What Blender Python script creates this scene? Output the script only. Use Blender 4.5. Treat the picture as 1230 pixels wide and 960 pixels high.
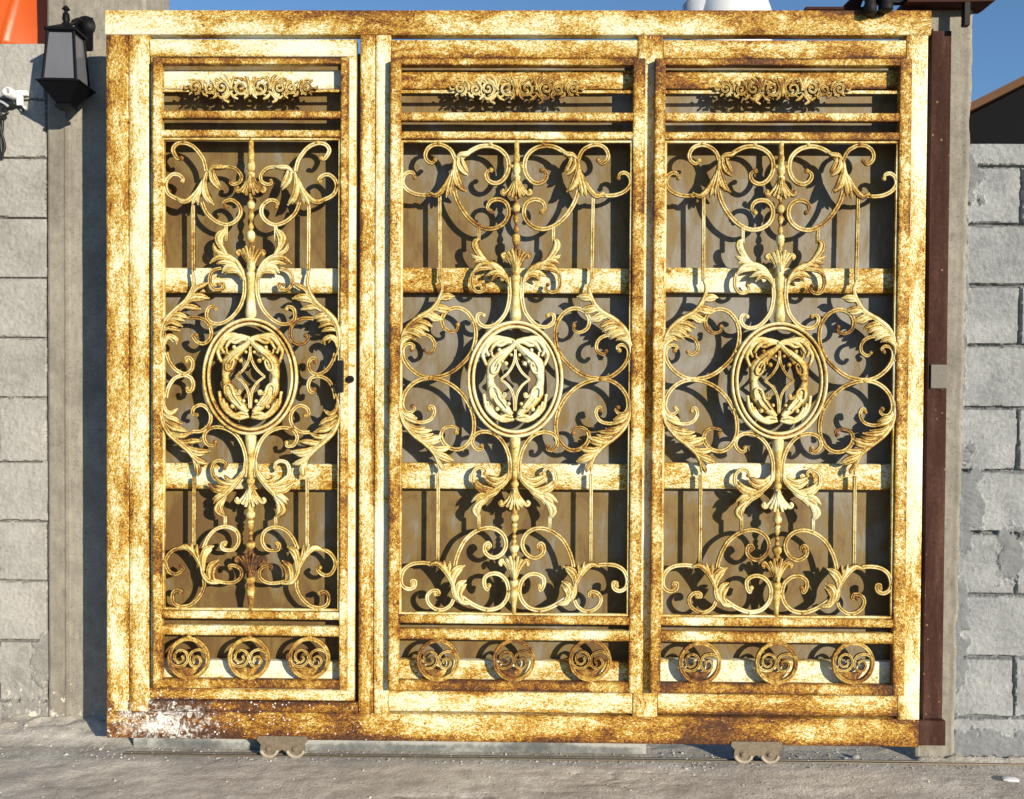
import bpy, math, random
import numpy as np
from mathutils import Matrix, Vector, noise
random.seed(7)
for o in list(bpy.data.objects): bpy.data.objects.remove(o)
S = bpy.context.scene; COL = S.collection
# ------------------------------------------------------------------ camera
FPX = 1150.0
CP = np.array([0.0494, -3.4685, 1.3107]); YAW, PITCH, ROLL = -0.01469, -0.01727, 0.00598
def cam_axes():
    cy, sy = math.cos(YAW), math.sin(YAW); cp, sp = math.cos(PITCH), math.sin(PITCH); cr, sr = math.cos(ROLL), math.sin(ROLL)
    f = np.array([sy*cp, cy*cp, sp]); r0 = np.array([cy, -sy, 0]); u0 = np.cross(r0, f)
    return cr*r0+sr*u0, -sr*r0+cr*u0, f
CR, CU, CF = cam_axes()
cd = bpy.data.cameras.new('camera'); cam = bpy.data.objects.new('camera', cd); COL.objects.link(cam)
cd.sensor_width = 36; cd.lens = FPX/1230*36; cd.clip_start = 0.05; cd.clip_end = 2000
M4 = Matrix(((CR[0], CU[0], -CF[0], CP[0]), (CR[1], CU[1], -CF[1], CP[1]), (CR[2], CU[2], -CF[2], CP[2]), (0, 0, 0, 1)))
cam.matrix_world = M4; S.camera = cam
# ------------------------------------------------------------------ light
SUN = Vector((0.80, -1.0, 0.34)).normalized()
el = math.asin(SUN.z); az = math.atan2(SUN.x, SUN.y)
w = bpy.data.worlds.new('World'); S.world = w; w.use_nodes = True
nt = w.node_tree; bg = nt.nodes['Background']
sky = nt.nodes.new('ShaderNodeTexSky'); sky.sky_type = 'NISHITA'; sky.sun_disc = False
sky.sun_elevation = el; sky.sun_rotation = az; sky.altitude = 0; sky.air_density = 1.0; sky.dust_density = 0.0; sky.ozone_density = 4.5
nt.links.new(sky.outputs[0], bg.inputs[0]); bg.inputs[1].default_value = 0.125
sd = bpy.data.lights.new('sun', 'SUN'); sd.energy = 5.0; sd.angle = math.radians(0.5); sd.color = (1.0, 0.90, 0.72)
so = bpy.data.objects.new('sun', sd); COL.objects.link(so); so.rotation_euler = SUN.to_track_quat('Z', 'Y').to_euler(); so.location = (3, -4, 3)
S.view_settings.view_transform = 'Standard'; S.view_settings.look = 'None'; S.view_settings.gamma = 1
S.view_settings.exposure = 0.20
S.render.resolution_x = 1024; S.render.resolution_y = 799
try: S.cycles.use_denoising = True
except Exception: pass

def W(px, py, y=0.0):            # a point of the photograph on the vertical plane at depth y
    d = CF + CR*(px-615)/FPX - CU*(py-480)/FPX
    t = (y-CP[1])/d[1]; p = CP+d*t
    return Vector(p)
def WX(px, y=0.0, py=450): return W(px, py, y).x
def WZ(py, y=0.0, px=615): return W(px, py, y).z

# ------------------------------------------------------------------ materials
def mat_new(name):
    m = bpy.data.materials.new(name); m.use_nodes = True
    return m, m.node_tree, m.node_tree.nodes['Principled BSDF']
class N:
    def __init__(s, nt): s.nt = nt
    def node(s, t, **k):
        n = s.nt.nodes.new(t)
        for a, b in k.items(): setattr(n, a, b)
        return n
    def link(s, a, b): s.nt.links.new(a, b)
    def val(s, x, inp):
        if isinstance(x, (int, float)): inp.default_value = x
        elif isinstance(x, tuple): inp.default_value = x if len(x) == 4 or inp.type == 'VECTOR' else (*x, 1)
        else: s.link(x, inp)
    def math(s, op, a, b=0.0, c=0.0, clamp=False):
        n = s.node('ShaderNodeMath', operation=op, use_clamp=clamp)
        s.val(a, n.inputs[0]); s.val(b, n.inputs[1]); s.val(c, n.inputs[2]); return n.outputs[0]
    def pos(s): return s.node('ShaderNodeNewGeometry').outputs['Position']
    def mapped(s, sc, loc=(0, 0, 0)):
        n = s.node('ShaderNodeMapping'); s.link(s.pos(), n.inputs[0]); n.inputs['Scale'].default_value = sc; n.inputs['Location'].default_value = loc
        return n.outputs[0]
    def noise(s, scale, detail=2, rough=0.5, vec=None, dist=0.0):
        n = s.node('ShaderNodeTexNoise'); s.link(vec if vec is not None else s.pos(), n.inputs['Vector'])
        n.inputs['Scale'].default_value = scale; n.inputs['Detail'].default_value = detail; n.inputs['Roughness'].default_value = rough
        n.inputs['Distortion'].default_value = dist
        return n.outputs['Fac']
    def vor(s, scale, feature='F1', vec=None):
        n = s.node('ShaderNodeTexVoronoi', feature=feature); s.link(vec if vec is not None else s.pos(), n.inputs['Vector']); n.inputs['Scale'].default_value = scale
        return n.outputs['Distance']
    def ramp(s, fac, stops, interp='LINEAR'):
        n = s.node('ShaderNodeValToRGB'); s.link(fac, n.inputs[0]); e = n.color_ramp; e.interpolation = interp
        while len(e.elements) < len(stops): e.elements.new(0.5)
        for q, (p, c) in zip(e.elements, stops):
            q.position = p; q.color = (*c, 1) if len(c) == 3 else c
        return n.outputs[0]
    def mix(s, f, a, b, blend='MIX'):
        n = s.node('ShaderNodeMix', data_type='RGBA', blend_type=blend)
        s.val(f, n.inputs[0]); s.val(a, n.inputs[6]); s.val(b, n.inputs[7]); return n.outputs[2]
    def attr(s, name):
        return s.node('ShaderNodeAttribute', attribute_name=name).outputs['Fac']
    def bump(s, h, strength, dist, bsdf):
        n = s.node('ShaderNodeBump'); s.link(h, n.inputs['Height']); n.inputs['Strength'].default_value = strength; n.inputs['Distance'].default_value = dist
        s.link(n.outputs[0], bsdf.inputs['Normal'])

RAMP_GATE = [(0.00, (0.82, 0.81, 0.70)), (0.27, (0.79, 0.75, 0.52)), (0.37, (0.70, 0.60, 0.24)), (0.47, (0.60, 0.42, 0.045)), (0.58, (0.50, 0.255, 0.016)), (0.72, (0.34, 0.13, 0.008)), (0.88, (0.17, 0.055, 0.007)), (1.0, (0.06, 0.020, 0.007))]
RAMP_IRON = [(0.00, (0.81, 0.77, 0.56)), (0.24, (0.73, 0.65, 0.33)), (0.40, (0.62, 0.475, 0.125)), (0.54, (0.45, 0.25, 0.03)), (0.69, (0.23, 0.082, 0.014)), (0.87, (0.07, 0.026, 0.010)), (1.0, (0.03, 0.014, 0.01))]
def rust_mat(name, ramp, bias=0.42, kb=1.8, km=1.3, kf=1.9, fs=135, streak=(1, 1, 1), splash=None, loc=(0, 0, 0)):
    m, t, b = mat_new(name); n = N(t)
    v = n.mapped(streak, loc)
    big = n.noise(4.0, 4, 0.6, v); med = n.noise(24, 8, 0.78, v, 0.8); fv = n.mapped(tuple(max(q, .6) for q in streak)); fin = n.noise(fs, 4, 0.72, fv, 1.2); f2 = n.noise(fs*2.2, 3, 0.7, fv)
    x = n.math('ADD', n.attr('rust_shade'), bias)
    x = n.math('MULTIPLY_ADD', n.math('SUBTRACT', big, 0.5), kb, x)
    x = n.math('MULTIPLY_ADD', n.math('SUBTRACT', med, 0.5), km, x)
    x = n.math('MULTIPLY_ADD', n.math('SUBTRACT', fin, 0.5), kf, x)
    x = n.math('MULTIPLY_ADD', n.math('SUBTRACT', f2, 0.5), kf*0.6, x)
    c = n.ramp(x, ramp)
    # a few dark pits and chips
    pit = n.math('LESS_THAN', n.math('ADD', n.noise(60, 3, 0.6), n.math('MULTIPLY', n.math('SUBTRACT', 0.6, x), 0.25)), 0.31)
    c = n.mix(n.math('MULTIPLY', pit, 0.7), c, (0.13, 0.06, 0.025))
    if splash:                      # white paint splashed over the rust (a real stain)
        mp = n.node('ShaderNodeMapping'); n.link(n.pos(), mp.inputs[0]); mp.inputs['Scale'].default_value = (1, 1, 2.2)
        sub = n.node('ShaderNodeVectorMath', operation='DISTANCE'); n.link(mp.outputs[0], sub.inputs[0]); sub.inputs[1].default_value = (splash[0], splash[1], splash[2]*2.2)
        d = sub.outputs['Value']
        k = n.math('ADD', n.math('MULTIPLY', d, -1.15), n.math('MULTIPLY', n.noise(34, 9, 0.82, None, 1.5), 1.5))
        k1 = n.math('MULTIPLY_ADD', k, 6.0, -3.45, clamp=True)
        spots = n.math('LESS_THAN', n.math('ADD', n.math('ADD', n.vor(60), n.math('MULTIPLY', n.noise(90, 3), .5)), n.math('MULTIPLY', d, 0.085)), 0.44)
        c = n.mix(n.math('MAXIMUM', k1, spots), c, (0.82, 0.80, 0.74))
    n.link(c, b.inputs['Base Color'])
    n.link(n.ramp(x, [(0.2, (0.42,)*3), (0.6, (0.8,)*3)]), b.inputs['Roughness'])
    h = n.math('ADD', n.math('MULTIPLY', x, 0.5), n.math('MULTIPLY', n.noise(320, 3, 0.7), 0.6))
    n.bump(h, 0.7, 0.0022, b)
    return m
P_SPL = tuple(W(195, 868, 0))
M_GATE = rust_mat('rusted_cream_paint_rails', RAMP_GATE, 0.43, splash=P_SPL, streak=(.55, 1, 1.1))
M_GATEV = rust_mat('rusted_cream_paint_uprights', RAMP_GATE, 0.43, splash=P_SPL, streak=(1.1, 1, .5))
M_PANEL = rust_mat('rusted_panel_frame', RAMP_GATE, 0.52, fs=120, loc=(3, 1, 5))
M_IRON = rust_mat('gilded_cast_iron', RAMP_IRON, 0.41, kb=1.3, km=1.3, kf=1.0, fs=150, loc=(9, 2, 1))

def sheet_mat():
    m, t, b = mat_new('weathered_tan_sheet_metal'); n = N(t)
    v = n.mapped((1, 1, 0.3)); a = n.noise(13, 6, 0.7, v, .5); bb = n.noise(3.2, 5, 0.65, n.mapped((1.5, 1, .8)), 1.0); f = n.noise(160, 3, 0.6)
    x = n.math('ADD', n.math('MULTIPLY', n.math('SUBTRACT', a, .5), 0.9), n.math('MULTIPLY_ADD', n.math('SUBTRACT', bb, .5), 1.0, .5)); x = n.math('ADD', x, n.attr('rust_shade'))
    c = n.ramp(x, [(0.27, (0.27, 0.255, 0.225)), (0.43, (0.225, 0.19, 0.135)), (0.53, (0.19, 0.135, 0.062)), (0.60, (0.205, 0.128, 0.026)), (0.74, (0.14, 0.070, 0.014))])
    c = n.mix(n.math('MULTIPLY', n.math('GREATER_THAN', n.noise(70, 4, 0.6), 0.66), 0.6), c, (0.17, 0.09, 0.035))
    c = n.mix(n.math('MULTIPLY', f, 0.25), c, (0.2, 0.16, 0.1)); n.link(c, b.inputs['Base Color'])
    b.inputs['Roughness'].default_value = 0.62; n.bump(n.math('ADD', f, n.math('MULTIPLY', a, 4)), 0.3, 0.002, b)
    return m
M_SHEET = sheet_mat()
def concrete(name, c0, c1, c2, sc=1.0, bump=0.5, dist=0.004, white=0.0, warm=0.0):
    m, t, b = mat_new(name); n = N(t)
    a = n.noise(4*sc, 6, 0.65); f = n.noise(140*sc, 4, 0.7); g = n.noise(30*sc, 5, 0.7)
    x = n.math('ADD', n.math('MULTIPLY', a, 0.6), n.math('MULTIPLY', g, 0.4)); x = n.math('ADD', x, n.attr('rust_shade'))
    c = n.ramp(x, [(0.36, c0), (0.50, c1), (0.64, c2)])
    pits = n.math('LESS_THAN', n.noise(190*sc, 2, 0.5), 0.36)
    c = n.mix(n.math('MULTIPLY', pits, 0.45), c, tuple(q*0.4 for q in c0))
    if white:
        k = n.math('GREATER_THAN', n.math('ADD', n.noise(28, 6, 0.75), n.attr('white')), 0.80)
        c = n.mix(n.math('MULTIPLY', k, 0.85), c, (0.72, 0.68, 0.58))
    n.link(c, b.inputs['Base Color']); b.inputs['Roughness'].default_value = 0.92; b.inputs['Specular IOR Level'].default_value = 0.2
    h = n.math('ADD', n.math('MULTIPLY', f, 0.7), n.math('MULTIPLY', g, 1.0)); n.bump(h, bump, dist, b)
    return m
M_BLOCK = concrete('grey_concrete_block', (0.24, 0.245, 0.25), (0.345, 0.35, 0.35), (0.45, 0.455, 0.45), 1.6, 0.9, 0.006)
M_BLOCK_L = concrete('pale_concrete_block', (0.28, 0.265, 0.24), (0.385, 0.37, 0.34), (0.47, 0.45, 0.415), 1.2, 0.8, 0.005, white=1)
M_PILLAR = concrete('cast_concrete', (0.20, 0.178, 0.145), (0.28, 0.252, 0.208), (0.37, 0.335, 0.28), 0.8, 0.6, 0.003, white=1)
M_GROUND = concrete('rough_cement_ground', (0.36, 0.32, 0.265), (0.52, 0.475, 0.41), (0.68, 0.635, 0.56), 0.7, 1.0, 0.006, white=1)
M_TAB = concrete('dull_mortar', (.12, .11, .095), (.17, .158, .137), (.23, .21, .18), 1.5, .8, .004)
M_SLAB = concrete('grey_sill_stone', (0.13, 0.135, 0.135), (0.21, 0.215, 0.21), (0.42, 0.42, 0.40), 1.5, 0.6, 0.003)
def plain(name, col, rough=0.5, metal=0.0, var=0.25, sc=40, bump=0.15, spec=0.5):
    m, t, b = mat_new(name); n = N(t)
    f = n.noise(sc, 5, 0.65)
    c = n.mix(f, tuple(q*(1-var) for q in col), tuple(min(1, q*(1+var)) for q in col)); n.link(c, b.inputs['Base Color'])
    b.inputs['Roughness'].default_value = rough; b.inputs['Metallic'].default_value = metal; b.inputs['Specular IOR Level'].default_value = spec
    n.bump(f, bump, 0.003, b); return m
M_BROWN = plain('brown_primer_steel', (0.052, 0.017, 0.011), 0.75, 0, 0.4, 14, spec=0.15)
def post_mat():
    m, t, b = mat_new('weathered_brown_primer'); n = N(t)
    a = n.noise(5, 6, .7, n.mapped((3, 1, .5))); f = n.noise(90, 5, .7)
    c = n.ramp(n.math('ADD', n.math('MULTIPLY', a, .7), n.math('MULTIPLY', f, .3)), [(.35, (.030, .010, .007)), (.5, (.055, .023, .016)), (.62, (.095, .046, .033)), (.75, (.16, .10, .075))])
    ch = n.math('LESS_THAN', n.math('ADD', n.vor(24), n.math('MULTIPLY', f, .3)), .24); c = n.mix(n.math('MULTIPLY', ch, .8), c, (.30, .17, .09))
    n.link(c, b.inputs['Base Color']); b.inputs['Roughness'].default_value = .8; b.inputs['Specular IOR Level'].default_value = .15
    n.bump(f, .5, .002, b); return m
M_POST = post_mat()
M_BLACK = plain('black_lantern_paint', (0.006, 0.006, 0.008), 0.5, 0, 0.3, 30, spec=0.12)
M_DARKSTEEL = plain('dark_oily_steel', (0.014, 0.012, 0.012), 0.6, 0.0, 0.5, 40, spec=0.2)
M_TRACK = plain('rubbed_track_steel', (0.17, 0.14, 0.10), 0.5, 0.3, 0.5, 60)
M_RIM = plain('worn_bright_rim', (0.40, 0.33, 0.24), 0.6, 0.0, 0.5, 90, 0.4)
M_ROLLER = plain('dusty_roller_steel', (0.20, 0.155, 0.105), 0.6, 0.1, 0.6, 90, 0.5)
M_WHITE = plain('white_plastic', (0.82, 0.82, 0.82), 0.4, 0, 0.05)
M_GREYP = plain('grey_plastic', (0.42, 0.44, 0.50), 0.5, 0, 0.1)
M_WIRE = plain('black_cable', (0.015, 0.014, 0.014), 0.5)
M_ROOFB = plain('brown_roof_edge', (0.13, 0.065, 0.035), 0.8, spec=0.1)
M_SHED_SHADE = plain('shed_shade_black', (0.008, 0.008, 0.010), 0.9, spec=0.1)  # near-black stands in for the shade inside the open shed
def orange_mat():
    m, t, b = mat_new('orange_plastic_sheet'); n = N(t); f = n.noise(6, 4)
    c = n.mix(f, (0.46, 0.062, 0.002), (0.60, 0.10, 0.004)); n.link(c, b.inputs['Base Color']); b.inputs['Roughness'].default_value = 0.38
    return m
M_ORANGE = orange_mat()
def glass_mat():
    m, t, b = mat_new('frosted_lantern_glass'); n = N(t)
    f = n.noise(12, 3, 0.5, n.mapped((1, 1, 0.3)))
    c = n.mix(f, (0.16, 0.16, 0.19), (0.30, 0.30, 0.32)); n.link(c, b.inputs['Base Color'])
    b.inputs['Roughness'].default_value = 0.12; b.inputs['Transmission Weight'].default_value = 0.35; return m
M_GLASS = glass_mat()

# ------------------------------------------------------------------ mesh helpers
class MB:
    def __init__(s): s.v = []; s.f = []; s.r = []; s.w = []
    def add(s, vs, fs, r=0.0):
        o = len(s.v); s.v += [tuple(v) for v in vs]; s.f += [tuple(i+o for i in f) for f in fs]
        s.r += (list(r) if hasattr(r, '__len__') else [r]*len(vs))
    def bar(s, x0, x1, y0, y1, z0, z1, axis='x', r=0.0, rad=0.003, ra=0.0):
        """rounded hollow-section bar; r is rust bias at low side, ra at high side of the section"""
        if axis == 'x': a0, a1, u0, u1 = x0, x1, z0, z1
        else: a0, a1, u0, u1 = z0, z1, x0, x1
        rad = min(rad, (u1-u0)*0.45, (y1-y0)*0.45); k = rad*0.3
        pr = [(u0+rad, y0), (u1-rad, y0), (u1-k, y0+k), (u1, y0+rad), (u1, y1-rad), (u1-k, y1-k), (u1-rad, y1), (u0+rad, y1), (u0+k, y1-k), (u0, y1-rad), (u0, y0+rad), (u0+k, y0+k)]
        um = (u0+u1)/2
        pr = [pr[0]] + [(u0+(u1-u0)*q, y0) for q in (.28, .5, .72)] + pr[1:]; L_ = a1-a0; e0 = random.uniform(.06, .30); e1 = random.uniform(.06, .30)
        n = max(2, int((a1-a0)/0.022)); vs = []; rr = []; fs = []; m = len(pr); ph = random.random()*50
        for i in range(n+1):
            a = a0+(a1-a0)*i/n
            wob = (noise.noise(Vector((a*7, ph, 0))))*0.0006
            q = noise.noise(Vector((a*5, ph+9, 0)))*0.10
            for (u, y) in pr:
                vs.append((a, y+wob, u+wob) if axis == 'x' else (u+wob, y+wob, a))
                t = (u-u0)/max(1e-6, u1-u0); ed = (.30*noise.noise(Vector((a*3.5, ph+30, 3*round(t))))+.10) if abs(t-.5) > .36 else -.04
                rr.append(r+(ra-r)*t+q+ed+e0*math.exp(-(a-a0)/.035)+e1*math.exp(-(a1-a)/.035))
            if i:
                for j in range(m):
                    a_, b_ = (i-1)*m+j, (i-1)*m+(j+1) % m
                    fs.append((a_, b_, b_+m, a_+m) if axis == 'x' else (a_, a_+m, b_+m, b_))
        fs.append(tuple(range(m))[::-1] if axis == 'x' else tuple(range(m))); e = n*m
        fs.append(tuple(e+i for i in range(m)) if axis == 'x' else tuple(e+i for i in range(m))[::-1])
        s.add(vs, fs, rr)
    def box(s, x0, x1, y0, y1, z0, z1, r=0.0):
        vs = [(x, y, z) for z in (z0, z1) for y in (y0, y1) for x in (x0, x1)]
        s.add(vs, [(0, 2, 3, 1), (4, 5, 7, 6), (0, 1, 5, 4), (1, 3, 7, 5), (3, 2, 6, 7), (2, 0, 4, 6)], r)
    def sweep(s, pts, prof, closed=False, r=0.0):
        """pts: list of (x, y, z, halfwidth, halfdepth); prof: closed list of (u, v)"""
        n = len(pts); m = len(prof); vs = []; fs = []
        for i, (x, y, z, hw, hd) in enumerate(pts):
            a = pts[(i-1) % n] if (closed or i) else pts[i]; b = pts[(i+1) % n] if (closed or i < n-1) else pts[i]
            tx, tz = b[0]-a[0], b[2]-a[2]; L = math.hypot(tx, tz) or 1e-9; tx /= L; tz /= L
            ux, uz = -tz, tx
            for (u, v) in prof: vs.append((x+ux*u*hw, y+v*hd, z+uz*u*hw))
        for i in range(n if closed else n-1):
            k = (i+1) % n
            for j in range(m): fs.append((i*m+j, i*m+(j+1) % m, k*m+(j+1) % m, k*m+j))
        if not closed: fs.append(tuple(range(m))[::-1]); fs.append(tuple((n-1)*m+j for j in range(m)))
        g = SHADE_BAR if prof is PROF_BAR else SHADE_LEAF if prof is PROF_LEAF else SHADE_ROUND if prof is PROF_ROUND else SHADE_RING if prof is PROF_RING else [0]*m
        r = [(r[i] if hasattr(r, '__len__') else r)+g[i % m] for i in range(n*m)]
        s.add(vs, fs, r)
    def ball(s, c, rx, ry=None, rz=None, r=0.0, a=10, b=7):
        ry = ry or rx; rz = rz or rx; vs = [(c[0], c[1], c[2]+rz)]; fs = []
        for i in range(1, b):
            th = math.pi*i/b
            for j in range(a): vs.append((c[0]+rx*math.sin(th)*math.cos(2*math.pi*j/a), c[1]+ry*math.sin(th)*math.sin(2*math.pi*j/a), c[2]+rz*math.cos(th)))
        vs.append((c[0], c[1], c[2]-rz)); e = len(vs)-1
        for j in range(a): fs.append((0, 1+j, 1+(j+1) % a))
        for i in range(b-2):
            for j in range(a): fs.append((1+i*a+j, 1+(i+1)*a+j, 1+(i+1)*a+(j+1) % a, 1+i*a+(j+1) % a))
        for j in range(a): fs.append((1+(b-2)*a+j, e, 1+(b-2)*a+(j+1) % a))
        s.add(vs, fs, r)
    def lathe(s, cx, cy, prof, n=14, r=0.0, axis='z'):
        vs = []; fs = []; m = len(prof)
        for (h, rad) in prof:
            for j in range(n):
                a = 2*math.pi*j/n; c_, s_ = rad*math.cos(a), rad*math.sin(a)
                vs.append((cx+c_, cy+s_, h) if axis == 'z' else (cx+c_, h, cy+s_))
        for i in range(m-1):
            for j in range(n): fs.append((i*n+j, i*n+(j+1) % n, (i+1)*n+(j+1) % n, (i+1)*n+j))
        fs.append(tuple(range(n))[::-1]); fs.append(tuple((m-1)*n+j for j in range(n)))
        s.add(vs, fs, r)
    def tube(s, pts, rad, n=8, r=0.0):
        vs = []; fs = []; P = [Vector(p) for p in pts]
        for i, p in enumerate(P):
            t = (P[min(i+1, len(P)-1)]-P[max(i-1, 0)]).normalized(); a = t.orthogonal().normalized() if i == 0 else (a-t*a.dot(t)).normalized(); b = t.cross(a)
            R_ = rad[i] if hasattr(rad, '__len__') else rad
            for j in range(n):
                q = 2*math.pi*j/n; vs.append(p+a*R_*math.cos(q)+b*R_*math.sin(q))
        for i in range(len(P)-1):
            for j in range(n): fs.append((i*n+j, i*n+(j+1) % n, (i+1)*n+(j+1) % n, (i+1)*n+j))
        fs.append(tuple(range(n))[::-1]); fs.append(tuple((len(P)-1)*n+j for j in range(n)))
        s.add(vs, fs, r)
    def build(s, name, m, parent=None, smooth=False, white=None):
        me = bpy.data.meshes.new(name); me.from_pydata(s.v, [], s.f)
        at = me.attributes.new('rust_shade', 'FLOAT', 'POINT'); at.data.foreach_set('value', s.r)
        if white:
            at = me.attributes.new('white', 'FLOAT', 'POINT'); at.data.foreach_set('value', white)
        import bmesh
        b = bmesh.new(); b.from_mesh(me); bmesh.ops.recalc_face_normals(b, faces=b.faces); b.to_mesh(me); b.free()
        me.materials.append(m)
        if smooth: me.polygons.foreach_set('use_smooth', [True]*len(me.polygons))
        me.update()
        if smooth == 'auto':
            try: me.set_sharp_from_angle(angle=math.radians(50))
            except Exception: pass
        o = bpy.data.objects.new(name, me); COL.objects.link(o)
        if parent: o.parent = parent
        return o
def tag(o, label=None, cat=None, group=None, kind=None):
    if label: o['label'] = label
    if cat: o['category'] = cat
    if group: o['group'] = group
    if kind: o['kind'] = kind
    return o
def empty(name, loc, label, cat, group=None):
    o = bpy.data.objects.new(name, None); COL.objects.link(o); o.location = loc; o.empty_display_size = 0.1
    return tag(o, label, cat, group)
def inv(o):            # children are modelled in world coordinates: shift them under the empty
    for c in o.children: c.location = c.location - o.location

def cr(pts, seg=6):    # catmull-rom through 2D+ points
    out = []; n = len(pts)
    for i in range(n-1):
        p0 = pts[max(0, i-1)]; p1 = pts[i]; p2 = pts[i+1]; p3 = pts[min(n-1, i+2)]
        for k in range(seg):
            t = k/seg
            out.append(tuple(0.5*((2*b)+(c-a)*t+(2*a-5*b+4*c-d)*t*t+(3*b-a-3*c+d)*t**3) for a, b, c, d in zip(p0, p1, p2, p3)))
    out.append(tuple(pts[-1])); return out

PROF_BAR = [(-1, .7), (-1, -.45), (-.74, -1), (-.36, -.95), (0, -.05), (.36, -.95), (.74, -1), (1, -.45), (1, .7), (.6, 1), (-.6, 1)]
SHADE_BAR = [.40, .22, -.08, -.08, .38, -.08, -.08, .22, .40, .4, .4]  # groove and edge shade painted in through the rust bias, crests lighter
PROF_LEAF = [(-1, .5), (-.84, -.2), (-.5, -.85), (-.05, -1.15), (.26, -.25), (.56, -.85), (.86, -.15), (1, .5), (.5, .9), (-.5, .9)]
SHADE_LEAF = [.55, .22, -.06, -.16, .26, -.08, .22, .55, .4, .4]  # leaf vein and rims painted dark as shade, ridge lighter as a highlight
PROF_ROUND = [(-1, .6), (-.92, -.2), (-.55, -.85), (0, -1.05), (.55, -.85), (.92, -.2), (1, .6), (.5, 1), (-.5, 1)]
SHADE_ROUND = [.45, .25, -.05, -.1, -.05, .25, .45, .4, .4]  # shade painted into the edges of the rounded castings
PROF_RING = [(-1, .8), (-1, -.4), (-.80, -1), (-.34, -.95), (-.14, 0), (.14, 0), (.34, -.8), (.72, -.85), (1, -.2), (1, .8)]
SHADE_RING = [.4, .12, -.08, -.08, .5, .5, -.08, -.08, .12, .4]  # groove shade painted as a dark line between the two ridges
PX = 0.00301          # metres per photo pixel on the gate
YI = -0.018           # plane of the scroll work

# ================================================================== GATE
gate = empty('sliding_gate', (0, 0, 0), 'large rusty cream and gold sliding gate of three ornate ironwork panels between concrete pillars', 'gate')
ZTL, ZB = WZ(13, 0), 0.0
def vbar(mb, px0, px1, z0, z1, y0=0.0, y1=0.045, r=0.0, ra=0.0): mb.bar(WX(px0, y0), WX(px1, y0), y0, y1, z0, z1, 'z', r, 0.004, ra)
def hbar(mb, px0, px1, py0, py1, y0=0.0, y1=0.045, r=0.0, ra=0.0, at=618, rad=0.004):
    mb.bar(WX(px0, y0), WX(px1, y0), y0, y1, WZ(py1, y0, at), WZ(py0, y0, at), 'x', r, rad, ra)
ztop = WZ(12, 0, 618)
zr_t0 = WZ(42, 0, 618)                     # underside of the top rail
zr_b = WZ(859.5, 0, 618)                   # top of the bottom rail
mb = MB(); hbar(mb, 127, 1113, 12, 42, -0.001, 0.046, r=-0.10, ra=0.24); mb.build('top_rail', M_GATE, gate, 'auto')
mb = MB(); mb.bar(WX(128), WX(1109), -0.001, 0.046, 0.0, zr_b, 'x', 0.36, 0.004, 0.06); mb.r = [q+(.20 if v[0] < WX(440) else .06*math.sin(v[0]*9)) for q, v in zip(mb.r, mb.v)]; mb.build('bottom_rail', M_GATE, gate, 'auto')
for (a, b, r, ra, zt, zb) in ((127.5, 154, 0.14, 0.0, zr_t0-.001, zr_b+.001), (154.8, 179, 0.0, -0.10, zr_t0-.001, zr_b+.001), (1083.5, 1110, 0.02, -0.16, zr_t0-.001, zr_b+.001)):
    mb = MB(); vbar(mb, a, b, zb, zt, r=r, ra=ra); mb.build('stile', M_GATEV, gate, 'auto')
for (a, b, r, ra) in ((431.5, 449.2, 0.14, 0.06), (449.9, 468, -0.12, -0.18), (763, 793, -0.02, -0.02)):
    mb = MB(); vbar(mb, a, b, zr_b+.001, zr_t0-.001, r=r, ra=ra); mb.build('mullion', M_GATEV, gate, 'auto')
for (a, b) in ((468.5, 762.5), (793.5, 1083)):
    mb = MB(); hbar(mb, a, b, 48, 70, 0.001, 0.044, r=0.22, ra=-0.12); mb.build('cross_rail', M_GATE, gate, 'auto')
    mb = MB(); hbar(mb, a, b, 832, 856, 0.001, 0.044, r=0.18 if a > 700 else -.06, ra=-0.10); mb.build('cross_rail', M_GATE, gate, 'auto')
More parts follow.
